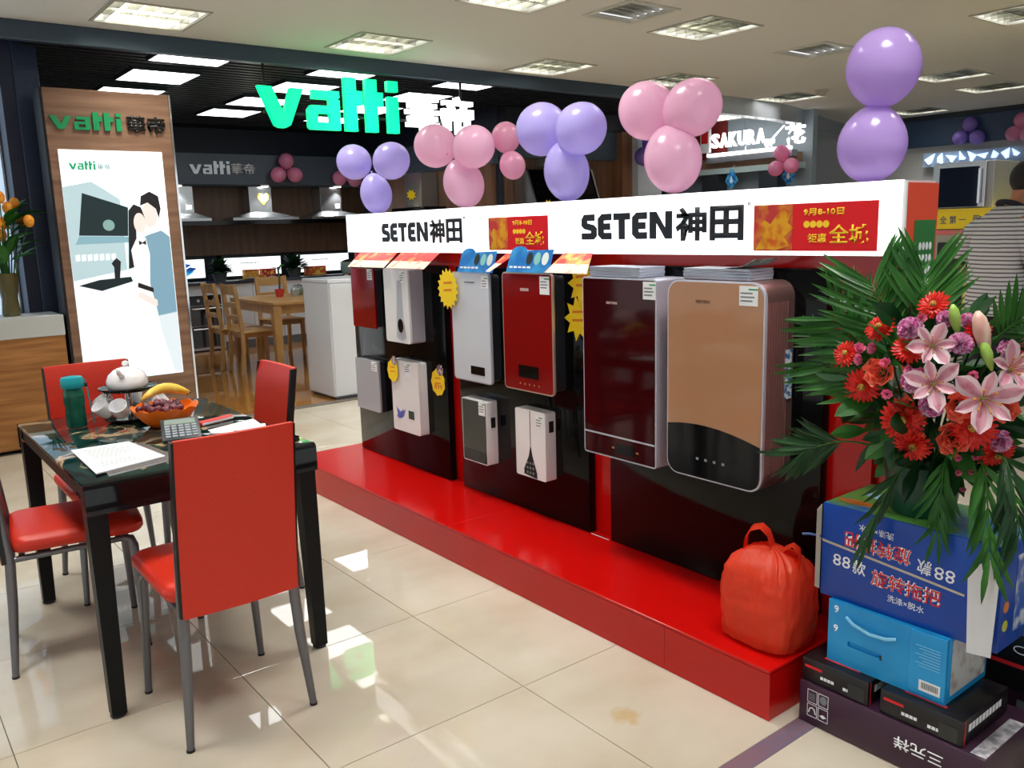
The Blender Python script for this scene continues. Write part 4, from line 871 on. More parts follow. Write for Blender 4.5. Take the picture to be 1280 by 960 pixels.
# ================================================================ PACKAGES BESIDE THE STAND
def carton(name, label, x0, x1, y0, y1, z0, z1, m, group=None, cat='box'):
    t = thing(name, label, cat, ((x0+x1)/2, (y0+y1)/2, z0), 0, group)
    obj('carton', G().box(x0, x1, y0, y1, z0, z1, .003, 2), m, t, 40, w=True); return t
def on(t, name, g, m): return obj(name, g, m, t, w=True)
purp = M('purple_card', (58, 30, 52), .35); blk = M('black_card', (22, 21, 24), .3)
t = carton('hob_box', 'long purple printed carton on the floor under the black boxes', 2.06, 2.372, .80, 1.318, .002, .128, purp)
for k, (y, z) in enumerate(((1.29, .072), (1.255, .072), (1.29, .028), (1.255, .028))):
    on(t, 'icon_frame', flat(strokes([[(0, 0), (.03, 0), (.03, .038), (0, .038), (0, 0)]], .0015), FX(2.0598, y, z), .0006), inkw)
    if k == 1: on(t, 'icon', flat([ell(.015, .02, .011, .013, 14)], FX(2.0598, y, z), .0006), inkgr)
    elif k == 3: on(t, 'icon', flat([[(.004, .014), (.015, .02), (.026, .014), (.015, .008)]], FX(2.0598, y, z), .0006), inkw)
    elif k == 0: on(t, 'icon', flat(strokes([[(.006+.005*q, .006), (.006+.005*q, .028)] for q in range(4)], .002), FX(2.0598, y, z), .0006), inkgr)
    else: on(t, 'icon', flat(strokes([[(.004, .01), (.008, .024), (.015, .028), (.022, .024), (.026, .01)]], .003), FX(2.0598, y, z), .0006), inkw)
on(t, 'lettering', glyphs('三元祥', .13, .036, frame((2.0598, .90, .09), (0, 1, 0), (0, 0, -1)), .0006, .01), inkw)
on(t, 'label_patch', G().box(2.07, 2.3, .803, .84, .1281, .1286), M('wrap', (150, 148, 156), .15, noise=((210, 208, 214), (40, 40, 40), 2, .4, .6)))
for k, (y0, y1, lb) in enumerate(((1.112, 1.317, 'small black carton with red lettering beside the red bag'), (.86, 1.078, 'small black carton with white lettering on its side and top'))):
    t = carton('black_box', lb, 2.068, 2.33, y0, y1, .1285, .2, blk, 'black cartons on the purple box')
    on(t, 'red_print', G().box(2.0673, 2.0677, y1-.065, y1-.01, .172, .180), inkr)
    on(t, 'lettering', flat([[(q*.011, 0), (q*.011+.009, 0), (q*.011+.009, .009), (q*.011, .009)] for q in range(4)], FX(2.0677, y1-.06, .15), .0004), inkw); on(t, 'lettering', flat([[(.07+q*.011, -.004), (.079+q*.011, -.004), (.079+q*.011, .005), (.07+q*.011, .005)] for q in range(5)], FX(2.0677, y1-.06, .15), .0004), inkw)
    on(t, 'window', G().box(2.067, 2.0677, y0+.012, y0+.06, .135, .175), M('box_window', (44, 46, 44), .3))
    TF = frame((2.10, y1-.03, .2001), (0, -1, 0), (1, 0, 0))
    on(t, 'top_print', flat([[(.02, .0), (.13, .0), (.13, .012), (.02, .012)]], TF, .0004), inkr)
    on(t, 'top_print', flat([[(.03+q*.014, .19), (.04+q*.014, .19), (.04+q*.014, .2), (.03+q*.014, .2)] for q in range(4)], TF, .0004), inkw)
    on(t, 'side_lettering', flat([[(.03+q*.019, .022), (.045+q*.019, .022), (.045+q*.019, .042), (.03+q*.019, .042)] for q in range(10)], FY(2.07, y0-.0004, .14), .0004), inkw)
    on(t, 'corner_line', G().box(2.078, 2.082, y0-.0008, y0-.0003, .13, .198), inkr)
t = carton('hob_box', 'purple carton on the floor behind, under another black box', 2.5, 2.9, .5, 1.0, .002, .128, purp); on(t, 'print', G().box(2.4995, 2.4999, .6, .9, .05, .08), inkgr)
t = carton('black_box', 'black carton with red stripe and oval icons behind the blue box', 2.45, 2.8, .55, 1.05, .1285, .3, blk)
on(t, 'red_stripe', G().box(2.4493, 2.4497, .552, 1.048, .2, .212), inkr)
for k in range(3): on(t, 'icon', flat(strokes([ell(.02, .02, .02, .011, 14)+[ell(.02, .02, .02, .011, 14)[0]]], .003), FX(2.4497, .9-.08*k, .235), .0004), inkw)
sky = M('light_blue_card', (14, 138, 206), .35, noise=((40, 160, 220), (4, 4, 4), 2, .35, .65))
t = carton('appliance_box', 'light blue carton with carry handle and number nine prints', 2.114, 2.34, .925, 1.262, .2005, .385, sky)
on(t, 'front_sheet', G().box(2.106, 2.1138, .925, 1.262, .277, .385).box(2.106, 2.1138, .925, 1.262, .2005, .262).box(2.106, 2.1138, .925, 1.1, .262, .277).box(2.106, 2.1138, 1.2, 1.262, .262, .277), sky)
for z in (.35, .292): on(t, 'number_print', glyphs('9', .014, .022, FX(2.1058, 1.245, z), .0006, .02), inkw)
on(t, 'handle', G().tube([(2.104, 1.205, .348), (2.094, 1.18, .338), (2.092, 1.13, .328), (2.094, 1.085, .33), (2.104, 1.06, .336)], .005, 8), M('handle_clear', (120, 190, 226), .15))
on(t, 'tab', G().box(2.104, 2.1058, 1.1, 1.105, .258, .272), blackm)
fl_ = on(t, 'side_flap', G().box(2.1, 2.1055, .925, 1.02, .21, .384, .001, 1), sky)
for k in range(8): on(t, 'print_line', G().box(2.0992, 2.0998, .94, 1.005-.01*(k % 3), .345-k*.008, .347-k*.008), M('print_pale', (120, 190, 226), .4))
on(t, 'barcode_label', G().box(2.0992, 2.0998, .936, .992, .222, .252), paper)
for k in range(12): on(t, 'barcode_bar', G().box(2.0986, 2.0991, .942+k*.0037, .9438+k*.0037, .23, .247), ink)
on(t, 'photo_print', G().box(2.13, 2.325, .9238, .9248, .22, .375), M('photo_pale', (196, 198, 196), .35, noise=((150, 120, 104), (24, 24, 24), 3, .5, .7)))
mb = M('mop_blue', (2, 58, 150), .3, noise=((4, 70, 166), (3, 3, 3), 2, .35, .65))
t = carton('mop_box', 'big blue mop carton with white and red lettering under the flowers', 2.118, 2.375, .815, 1.30, .3855, .66, mb)
TF = M('mop_top', (96, 160, 70), .4, noise=((40, 120, 190), (6, 6, 6), 3, .5, .6))
on(t, 'top_print', G().box(2.122, 2.372, .82, 1.296, .6602, .6608), TF)
on(t, 'top_oval', flat([ell(0, 0, .07, .025, 18)], frame((2.27, 1.19, .6609), (0, -1, 0), (1, 0, 0)), .0004), M('oval_blue', (150, 200, 230), .4))
on(t, 'top_flower_print', flat([ell(0, 0, .06, .02, 12)], frame((2.18, 1.23, .6609), (0, -1, .0), (1, 0, 0)), .0004), M('oval_orange', (214, 130, 60), .4))
on(t, 'seam', G().prism([(2.1165, 1.30, .553), (2.1165, 1.295, .546), (2.1165, .9, .508), (2.1165, .9, .514)], (.001, 0, 0)), cardc)
def row(o, u, v):
    out = []
    F = lambda x, y: frame(Vector(o)+Vector(u)*x+Vector(v)*y, u, v)
    [on(t, 'lettering', glyphs('8', .024, .034, F(q*.028, .0), .0006), inkw) for q in (0, 1)]; on(t, 'lettering', glyphs('款', .038, .04, F(.06, -.006), .0006, .01), inkw)
    on(t, 'lettering', glyphs('旋转拖把', .19, .048, F(.115, -.022), .0005, .035), inkw); on(t, 'lettering', glyphs('旋转拖把', .19, .046, F(.116, -.021), .0009, .005), inkr)
    on(t, 'lettering', glyphs('洗涤×脱水', .1, .02, F(.165, -.052), .0006), inkw)
row((2.1175, 1.262, .486), (0, -1, -.03), (0, -.03, 1))
row((2.1175, .925, .565), (0, 1, .03), (0, .03, -1))
fl = [(0, 0), (.075, .02), (.085, .24), (.06, .27), (.012, .235), (-.012, .2)]
on(t, 'end_flap', G().prism([(2.114-.03*p[0]/.085, .885-p[0]*.9, .385+p[1]-.02) for p in fl], (.002, 0, 0)), M('flap_white', (214, 216, 220), .5))
on(t, 'end_flap', G().prism([(2.116, 1.301, .40), (2.10, 1.306, .41), (2.10, 1.306, .64), (2.116, 1.301, .655)], (.002, .002, 0)), cardc)
on(t, 'side_print', G().box(2.2, 2.36, .8135, .8148, .42, .62), M('photo_mix', (200, 208, 216), .35, noise=((40, 90, 180), (14, 14, 14), 2, .5, .6)))
for k, (c_, z) in enumerate(((M('dot_orange', (220, 130, 60), .4), .5), (M('dot_yellow', (190, 190, 60), .4), .45))): on(t, 'dot_print', flat([ell(0, 0, .015, .015, 14)], FY(2.15, .8147, z), .0006), c_)
on(t, 'tie', G().tube([(2.116, 1.30, .56), (2.10, 1.33, .562), (2.09, 1.345, .56)], .004, 6), inkb)

# red carrier bag
def bag():
    m = M('bag_red', (246, 84, 52), .25, noise=((246, 84, 52), (36, 36, 9), 5, .4, .65), translucent=.4, bump=1)
    n = m.node_tree.nodes; L = m.node_tree.links; tp_ = n.new('ShaderNodeBsdfTransparent'); tp_.inputs[0].default_value = lin((255, 120, 90)); ms = n.new('ShaderNodeMixShader'); ms.inputs[0].default_value = .22
    src = n['Material Output'].inputs[0].links[0].from_socket; L.new(src, ms.inputs[1]); L.new(tp_.outputs[0], ms.inputs[2]); L.new(ms.outputs[0], n['Material Output'].inputs[0])
    t = thing('carrier_bag', 'full translucent red plastic carrier bag on the stand platform', 'bag', (2.155, 1.497, .1605))
    rr = random.Random(3); rings = []; N_ = 48
    from mathutils import noise as NZ
    prof = ((0, .085, .1), (.01, .1, .116), (.04, .106, .124), (.12, .11, .128), (.2, .106, .124), (.235, .099, .117), (.262, .083, .1), (.282, .06, .078), (.298, .036, .05), (.305, .012, .02))
    N_ = 84
    for q in range(31):
        z = .305*q/30; i = max(k for k in range(len(prof)-1) if prof[k][0] <= z+1e-9); u = (z-prof[i][0])/(prof[i+1][0]-prof[i][0]); a = prof[i][1]*(1-u)+prof[i+1][1]*u; b = prof[i][2]*(1-u)+prof[i+1][2]*u
        ring = []
        for k in range(N_):
            th = 2*PI*k/N_; c_, s_ = math.cos(th), math.sin(th); e = .5
            x = a*math.copysign(abs(c_)**e, c_); y = b*math.copysign(abs(s_)**e, s_); p = Vector((x, y, z))
            rg_ = 1-2*abs(NZ.noise(p*22)); rg2 = 1-2*abs(NZ.noise(Vector((x*40, y*40, z*9+5))))
            gat = max(0, (z-.21)/.09)
            f = 1+.03*rg_+.025*rg2+.1*gat*math.sin(14*th+3*NZ.noise(p*15))
            ring.append((x*f, y*f, z+(.006*NZ.noise(p*30) if 0 < q < 30 else 0)))
        rings.append(ring)
    obj('body', G().loft(rings), m, t, 80)
    def ribbon(pts, ws):
        rg = [[(p[0]-w_, p[1]-w_*.5, p[2]), (p[0], p[1]+.002, p[2]+.003), (p[0]+w_, p[1]+w_*.5, p[2]), (p[0], p[1]-.002, p[2]-.002)] for p, w_ in zip(pts, ws)]
        return G().loft(rg)
    obj('handle', ribbon([(-.01, .085, .268), (-.012, .08, .315), (0, .068, .345), (.01, .04, .355), (.012, .014, .338), (.006, -.006, .3), (0, -.02, .275)], [.042, .036, .03, .028, .03, .036, .042]), m, t, 70)
    obj('handle', ribbon([(.01, -.03, .27), (.012, -.045, .305), (.015, -.07, .322), (.012, -.095, .31), (.01, -.1, .265)], [.03, .024, .02, .024, .03]), m, t, 70)
    for k, (x, y, w_) in enumerate(((-.045, .055, .03), (-.048, -.012, .026), (-.04, -.07, .026), (.04, .0, .08))):
        obj('packed_box', G().box(x-.036, x+.036, y-w_, y+w_, .012, .2-.012*k, .006, 2), M('packed%d' % (k % 2), ((196, 70, 96), (226, 96, 60))[k % 2], .4), t, 40)
bag()
# ================================================================ FLOWER BASKET
GER = [(2.17, 1.045, 1.229, 0.8), (2.12, 1.158, 1.169, 0.85), (2.09, 1.065, 1.124, 0.8), (2.125, 1.254, 1.09, 0.75), (2.076, 1.174, 1.016, 0.95), (2.068, 1.059, 0.946, 1.12), (2.12, 0.91, 0.943, 1.15), (2.184, 0.876, 0.871, 0.95), (2.083, 1.034, 0.881, 0.95), (2.173, 0.933, 1.171, 0.7), (2.28, 0.874, 1.103, 0.7)]
ROSE = [(2.073, 1.127, 1.058, 1), (2.102, 0.934, 0.994, 1), (2.104, 0.946, 0.911, 1.1), (2.227, 0.87, 1.113, 0.9), (2.169, 0.859, 0.985, 0.8)]
CARN = [(2.112, 1.072, 1.17, 1.05), (2.129, 0.956, 1.14, 1), (2.073, 1.038, 1.048, 1.05), (2.079, 0.991, 0.993, 1), (2.174, 0.868, 0.907, 0.95), (2.208, 0.88, 1.124, 0.85), (2.17, 0.959, 1.191, 0.8), (2.15, 1.003, 1.199, 0.75)]
SPRAY = [(2.105, 1.204, 1.107, 1), (2.092, 1.153, 1.116, 1), (2.092, 1.189, 1.085, 1), (2.077, 1.112, 1.082, 0.9), (2.066, 1.1, 1.006, 0.9), (2.077, 1.051, 1.074, 0.7), (2.081, 1.024, 1.073, 0.7), (2.065, 1.077, 0.984, 0.6), (2.133, 1.056, 1.197, 0.8), (2.123, 0.942, 0.86, 0.6), (2.145, 0.91, 0.864, 0.6), (2.144, 0.947, 0.817, 0.55), (2.16, 0.925, 0.821, 0.6), (2.189, 0.908, 0.814, 0.6), (2.206, 0.959, 0.76, 0.55), (2.218, 0.901, 0.81, 0.6), (2.122, 0.92, 1.068, 0.9)]
LILY = [(2.13, 0.896, 1.017, 1.15), (2.083, 0.992, 1.044, 0.95), (2.104, 1.012, 1.135, 0.85), (2.19, 0.866, 1.081, 0.95)]
BUD = [(2.144, 0.97, 1.192, 0), (2.158, 0.904, 1.143, 1), (2.152, 0.888, 1.11, 0)]
FB = Vector((2.24, 1.08, .6615)); FC = Vector((2.235, 1.09, .985))
ft = thing('flower_basket', 'large basket of red gerberas, lilies, roses and palm fronds on mop carton', 'flower arrangement', FB)
obj('basket', G().lathe([(.075, 0), (.082, .01), (.1, .13), (.102, .14), (.094, .14), (.09, .12)], 26), M('basket_green', (16, 70, 52), .35), ft, 40)
obj('foam', G().lathe([(.088, .06), (.09, .125), (.05, .15)], 18), leafd, ft)
def petal(g, q, ln, wd, cup, lift, mi=None, cols=3, base=.25, tip=.3, r0=0, wave=0):
    """petal along +x of quaternion q, rising by lift, curved by cup"""
    P_ = []
    for i, k in enumerate((0, .25, .5, .75, 1)):
        wf = (base, .7, 1, .92, tip)[i]; x = r0+ln*k*math.cos(lift*(1-.0)); z = ln*(k*math.sin(lift)+cup*k*k)
        P_.append([g.b.verts.new(q @ Vector((x, wd*wf*(c/(cols-1)-.5)*1.0, z+abs(c/(cols-1)-.5)*wd*.35+wave*math.sin(c*2.5+i*2)*wd))) for c in range(cols)])
    for a, b in zip(P_, P_[1:]):
        for c in range(cols-1):
            f = g.b.faces.new([a[c], a[c+1], b[c+1], b[c]])
            if mi: f.material_index = mi(c, cols)
    return g
def zq(a): return Quaternion((0, 0, 1), a)
g = G()
for n_, ln, lf, off in ((22, .052, .08, 0), (18, .04, .28, .1), (12, .024, .6, .2)):
    for k in range(n_): petal(g, zq(2*PI*(k+off*3)/n_+R.uniform(-.05, .05)), ln*R.uniform(.92, 1.05), .0125, -.12, lf, cols=3, tip=.35)
ger_me = mesh('gerbera', g, M('gerbera_red', (206, 20, 16), .4, noise=((230, 48, 30), (60, 60, 60), 2, .4, .6), translucent=.2))
gc_me = mesh('flower_center', G().lathe([(.011, .006), (.0105, .012), (.006, .016), (.001, .0165)], 12), M('gerbera_eye', (190, 150, 50), .6, noise=((120, 60, 20), (300, 300, 300), 1, .4, .6)), 40)
g = G(); na = 2.39996
for k in range(22):
    r_ = .0035+.0011*k; petal(g, zq(k*na), .027+.0002*k, .012+.0012*k, -.1-.012*k, 1.5-.022*k, cols=4, base=.7, tip=.7, r0=r_*.75)
rose_me = mesh('rose', g, M('rose_coral', (236, 96, 76), .45, noise=((246, 130, 100), (50, 50, 50), 2, .4, .6), translucent=.25), True)
g = G()
for k in range(80):
    e = R.uniform(.1, 1.5); petal(g, zq(k*na), .03, .016, .0, e, cols=4, base=.3, tip=1.1, wave=.16)
carn_me = mesh('carnation', g, M('carnation', (214, 96, 170), .5, noise=((250, 226, 242), (120, 120, 120), 1, .44, .54), translucent=.25))
g = G()
for k in range(14): petal(g, zq(k*na), .017, .012+.0005*k, .0, 1.35-.055*k, cols=3, base=.6, tip=.7, r0=.002)
spray_me = mesh('spray_rose', g, M('spray_pink', (222, 106, 150), .45, noise=((240, 150, 180), (60, 60, 60), 2, .4, .6), translucent=.25), True)
lp = [M('lily_white', (236, 212, 220), .4, translucent=.3), M('lily_pink', (228, 168, 186), .4, noise=((208, 110, 142), (50, 50, 50), 2, .5, .7), translucent=.3)]
lily_pet = mesh('petal', petal(G(), zq(0), .1, .042, -.28, .75, mi=lambda c, n: 1 if 1 <= c <= 2 else 0, cols=5, base=.3, tip=.08), lp, True)
g = G()
for k in range(6): a = k*PI/3+.5; g.tube([(0, 0, 0), (.012*math.cos(a), .012*math.sin(a), .04), (.024*math.cos(a), .024*math.sin(a), .058)], .0012, 5).ball((.024*math.cos(a), .024*math.sin(a), .06), (.003, .003, .006), None, 6, 5)
stam_me = mesh('stamens', g, M('stamen', (190, 120, 40), .5))
lil_base = mesh('lily', G().lathe([(.004, -.03), (.006, -.01), (.011, .012), (.003, .02)], 10), M('lily_throat', (170, 180, 90), .5), True)
bud_me = [mesh('lily_bud', G().loft([[(r_*math.cos(2*PI*k/10), r_*math.sin(2*PI*k/10), z) for k in range(10)] for r_, z in ((.003, 0), (.011, .02), (.016, .05), (.013, .075), (.004, .09))]), m, True) for m in (M('bud_green', (150, 186, 84), .4), M('bud_pink', (226, 200, 178), .4, noise=((206, 150, 140), (30, 30, 6), 2, .4, .65)))]
def facing(p, k=.5, j=.25):
    p = Vector(p); o = (p-FC); o = Vector((o.x/.17, o.y/.25, o.z/.27)).normalized(); cdir = (Vector((0, 0, CH))-p).normalized()
    return (o*(1-k)+cdir*k+Vector((R.uniform(-j, j), R.uniform(-j, j), R.uniform(-j, j)))).normalized()
def put(name, me, p, s, k=.5, j=.25, extra=(), push=0):
    n = facing(p, k, j); q = Vector((0, 0, 1)).rotation_difference(n) @ zq(R.uniform(0, 6.28))
    o = obj(name, me, None, ft); o.location = Vector(p[:3])-FB+n*push; o.rotation_mode = 'QUATERNION'; o.rotation_quaternion = q; o.scale = (s, s, s)
    for nm, m_ in extra: obj(nm, m_, None, o)
    return o
for p in GER: put('gerbera', ger_me, p[:3], p[3]*.98, .45, .25, [('flower_center', gc_me)])
for p in ROSE: put('rose', rose_me, p[:3], p[3]*1.12, .6, .15, push=-.012)
for p in CARN: put('carnation', carn_me, p[:3], p[3]*1.05, .5, .2, push=-.008)
for p in SPRAY: put('spray_rose', spray_me, p[:3], p[3], .5, .4)
for p in LILY:
    o = put('lily', lil_base, p[:3], p[3], .45, .15, [('stamens', stam_me)], push=-.01)
    for k in range(6):
        c = obj('petal', lily_pet, None, o); c.rotation_euler = (0, R.uniform(-.1, .1), k*PI/3); c.location = (0, 0, .012 if k % 2 else .008); s = .85 if k % 2 else 1; c.scale = (s, s*(.8 if k % 2 else 1), s)
for p in BUD:
    o = obj('lily_bud', bud_me[p[3]], None, ft); o.location = Vector(p[:3])-FB+Vector((0, 0, -.03)); o.rotation_euler = (R.uniform(-.2, .2)-.2, R.uniform(-.3, -.1), 0); s = (.85, 1.25)[p[3]]; o.scale = (s, s, s)
# filler leaves
lf_me = [mesh('leaf', leaf(G(), (0, 0, 0), (1, 0, .2), .1, .045, .25), m) for m in (leafd, leafg)]
for k in range(260):
    a = R.uniform(0, 2*PI); e = math.asin(R.uniform(-.98, .9)); d = Vector((math.cos(a)*math.cos(e), math.sin(a)*math.cos(e), math.sin(e))); f = R.uniform(.5, .92); d = Vector((.6, -.45, -.65)).lerp(d, .45).normalized() if k % 5 == 0 else d
    p = FC+Vector((d.x*.13, d.y*.2, d.z*.26))*f
    o = obj('leaf', lf_me[k % 3 == 0], None, ft); o.location = p-FB; o.rotation_mode = 'QUATERNION'
    o.rotation_quaternion = Vector((1, 0, 0)).rotation_difference((d+Vector((R.uniform(-.6, .6), R.uniform(-.6, .6), R.uniform(-.6, .6)))).normalized()) @ Quaternion((1, 0, 0), R.uniform(0, 6.28)); s = R.uniform(.75, 1.35); o.scale = (s, s, s)
# stems that carry the flowers
g = G()
for p in GER+ROSE+CARN+LILY+BUD:
    q = Vector(p[:3])-FB; dv = (Vector(p[:3])-FC).normalized(); g.tube([(q.x*.15, q.y*.15, .12), q*.55+Vector((0, 0, .06)), q-dv*.01], [.0035, .003, .0025], 5)
obj('stems', g, leafd, ft)
# palm fronds
bl_me = [mesh('leaflet', leaf(G(), (0, 0, 0), (1, 0, 0), 1, .125, dr), m) for m, dr in ((leafg, .12), (leafd, .3), (leafg, .45))]
def frond(a, b, n_, ln, sag=0, spread=.95, dr=0, both=True, cdir=(-.89, -.45, .1), start=.25):
    a, b = Vector(a)-FB, Vector(b)-FB; cv = Vector(cdir).normalized()
    bend = Vector((0, 0, sag)); pts = [a.lerp(b, k/8)+bend*math.sin(PI*k/8) for k in range(9)]
    o = obj('palm_frond', G().tube(pts, [.004-.0003*k for k in range(9)], 6), leafg, ft, True)
    for k in range(n_):
        u = start+(1-start)*k/(n_-1); i = min(7, int(u*8)); p = pts[i].lerp(pts[i+1], u*8-i); t_ = (pts[i+1]-pts[i]).normalized()
        s_ = t_.cross(cv).normalized(); ll = ln*(.55+.55*math.sin(PI*min(1, .25+.75*(1-u))))*R.uniform(.88, 1.08)
        for sg in ((-1, 1) if both else (1,)):
            an = spread*(1-.45*u)+R.uniform(-.07, .07); d = (t_*math.cos(an)+s_*sg*math.sin(an)+cv*R.uniform(-.12, .2)).normalized()
            c = obj('leaflet', bl_me[dr], None, o); z_ = cv; y_ = z_.cross(d).normalized(); z_ = d.cross(y_)
            tw = R.uniform(-.5, .5)*sg; m3 = Matrix((d, y_, z_)).transposed().to_4x4() @ Matrix.Rotation(tw, 4, 'X')
            c.matrix_local = Matrix.Translation(p) @ m3 @ Matrix.Diagonal((ll, ll if ll < .13 else .13, ll, 1))
frond((2.22, 1.13, 1.0), (2.24, 1.25, 1.27), 22, .18, 0, 1.15)
frond((2.2, 1.15, .98), (2.2, 1.33, 1.17), 20, .17, .02, 1.2)
frond((2.25, 1.12, 1.05), (2.29, 1.13, 1.29), 18, .165, 0, .95)
frond((2.2, 1.18, .92), (2.18, 1.36, 1.05), 16, .15, .02, 1.1)
frond((2.22, .93, 1.12), (2.2, .82, 1.21), 10, .13, .02, .95)
frond((2.24, .92, 1.1), (2.2, .76, 1.17), 12, .15, .02, .9, 1)
frond((2.2, 1.172, .823), (2.12, 1.38, .785), 13, .13, .03, .7, 1, start=.5)
frond((2.2, 1.05, .80), (2.06, 1.13, .62), 7, .1, .08, .3, 1, start=.5)
frond((2.2, .935, .82), (2.07, .83, .66), 9, .13, .1, .4, 2, start=.4)
frond((2.2, 1.0, .81), (2.08, .96, .68), 8, .1, .09, .4, 2, start=.45)
frond((2.2, .9, .85), (2.1, .78, .72), 9, .13, .08, .5, 1, start=.4)
# ================================================================ SIDE DISPLAY, CUSTOMER AND FAR BOOTH
t = thing('display_counter', 'yellow bannered display counter behind the flowers', 'display counter', (7.3, 3.1, 0))
obj('body', G().box(7.03, 7.6, 2.5, 3.48, .01, 1.34), M('counter_grey', (170, 170, 160), .5), t, w=True)
obj('top', G().box(7.0, 7.62, 2.48, 3.5, 1.485, 1.502), M('counter_yellow', (240, 214, 60), .4), t, w=True); obj('banner_core', G().box(7.02, 7.6, 2.5, 3.48, 1.341, 1.484), blackm, t, w=True)
bn = obj('banner', G().box(7.008, 7.0195, 2.5, 3.48, 1.345, 1.4845), M('banner_yellow', (246, 220, 40), .45), t, w=True)
for k, chx in enumerate('安全第一服务'): obj('banner_lettering', glyphs(chx, .052, .062 if chx != '一' else .006, FX(7.0078, 3.44-k*.074-(k > 3)*.03, 1.385 if chx != '一' else 1.414), .001, .01).xf(Matrix.Translation((-7.3, -3.1, 0))), inkb, bn)
obj('stripe', G().box(7.02, 7.0295, 2.5, 3.48, 1.3, 1.335), M('stripe_pink', (226, 120, 120), .45), t, w=True)
obj('sheet', G().box(7.024, 7.0295, 3.09, 3.16, .5, 1.28), M('sheet_yellow', (236, 222, 110), .45), t, w=True); obj('sheet', G().box(7.024, 7.0295, 2.9, 3.08, .5, 1.29), M('sheet_blue', (60, 84, 130), .45), t, w=True)
obj('dark_sheet', G().box(7.02, 7.0295, 3.17, 3.38, .45, 1.24), M('sheet_dark', (34, 30, 40), .3), t, w=True)  # thin dark sheet on the counter front
t = thing('steel_cabinet', 'silver framed black glass appliance standing on the yellow bannered counter', 'appliance', (7.25, 3.2, 1.503))
obj('body', G().box(7.06, 7.5, 3.0, 3.46, 1.503, 1.86, .004, 1), M('cabinet_silver', (150, 152, 152), .35, .6), t, w=True)
obj('door_frame', G().box(7.035, 7.0595, 3.05, 3.455, 1.51, 1.855, .003, 1), steel, t, w=True); obj('door_glass', G().box(7.028, 7.0345, 3.1, 3.4, 1.515, 1.82), M('glass_navy', (14, 24, 44), .05), t, w=True)
obj('handle', G().box(7.0, 7.0275, 3.075, 3.09, 1.54, 1.8), chrome, t, w=True)
t = thing('grey_cabinet', 'tall grey display cabinet against the far side wall', 'cabinet', (12.6, 5.2, 0)); obj('body', G().box(12.4, 12.95, 4.6, 5.9, .01, 2.1), M('far_grey', (150, 156, 160), .5), t, w=True); obj('glass', G().box(12.38, 12.399, 4.75, 5.3, .9, 2.0), M('far_blue', (40, 60, 84), .1), t, w=True); obj('trim', G().box(12.36, 12.399, 5.35, 5.45, .1, 2.1), white, t, w=True)
t = thing('far_sign', 'pale blue lit lettering on the far wall under blue fascia', 'lit sign', (12.9, 5.8, 2.2))
obj('backing', G().box(12.9, 12.99, 5.1, 6.5, 2.16, 2.36), M('far_back', (150, 170, 196), .5), t, w=True); bl_ = M('far_lit', (200, 226, 255), .4, emit=1.1)
for k in range(9): obj('letter', flat(strokes([[(R.uniform(0, .1), R.uniform(0, .05)), (R.uniform(.0, .06), R.uniform(.06, .12)), (R.uniform(.06, .12), R.uniform(.05, .12)), (R.uniform(.03, .12), R.uniform(0, .05))]], .035), FX(12.899, 6.45-k*.15, 2.2), .03), bl_, t, w=True)
# customer
def skin(name, V, E, rad, mat, parent, root=0, sub=2, label=None):
    me = bpy.data.meshes.new(name); me.from_pydata([Vector(v) for v in V], E, []); o = bpy.data.objects.new(name, me); C.objects.link(o)
    md = o.modifiers.new('skin', 'SKIN'); md.use_smooth_shade = True
    sd = me.skin_vertices[0].data
    for i, r_ in enumerate(rad): sd[i].radius = r_ if isinstance(r_, tuple) else (r_, r_); sd[i].use_root = (i == root)
    o.modifiers.new('sub', 'SUBSURF').levels = sub
    bpy.context.view_layer.update(); dg = bpy.context.evaluated_depsgraph_get()
    m2 = bpy.data.meshes.new_from_object(o.evaluated_get(dg)); bpy.data.objects.remove(o); bpy.data.meshes.remove(me)
    m2.name = name; m2.materials.clear(); m2.materials.append(mat)
    for p in m2.polygons: p.use_smooth = True
    q = bpy.data.objects.new(name, m2); C.objects.link(q); q.parent = parent
    if label: q['label'] = label
    return q
pt = thing('person', 'person in grey striped polo shirt bending over, seen from behind', 'person', (5.45, 2.27, 0), math.radians(-22))
skm = M('skin_tone', (176, 118, 88), .5)
V = [(0, 0, .94), (0, 0, 1.1), (.03, 0, 1.27), (.05, 0, 1.4), (.1, 0, 1.47), (.15, 0, 1.53), (.2, 0, 1.6), (.24, 0, 1.66),
     (.04, .17, 1.39), (-.02, .25, 1.15), (.16, .22, .98), (.24, .2, .94), (.04, -.17, 1.39), (.04, -.26, 1.14), (.25, -.2, 1.06), (.33, -.18, 1.06),
     (0, .1, .88), (.02, .11, .48), (0, .12, .1), (.12, .13, .045), (0, -.1, .88), (.02, -.11, .48), (0, -.12, .1), (.12, -.13, .045)]
E_ = [(0, 1), (1, 2), (2, 3), (3, 4), (4, 5), (5, 6), (6, 7), (3, 8), (8, 9), (9, 10), (10, 11), (3, 12), (12, 13), (13, 14), (14, 15), (0, 16), (16, 17), (17, 18), (18, 19), (0, 20), (20, 21), (21, 22), (22, 23)]
rad = [.085, .08, .085, .08, .05, .058, .092, .072, .05, .045, .032, .036, .05, .045, .032, .036, .07, .055, .04, .035, .07, .055, .04, .035]
body = skin('body', V, E_, rad, skm, pt)
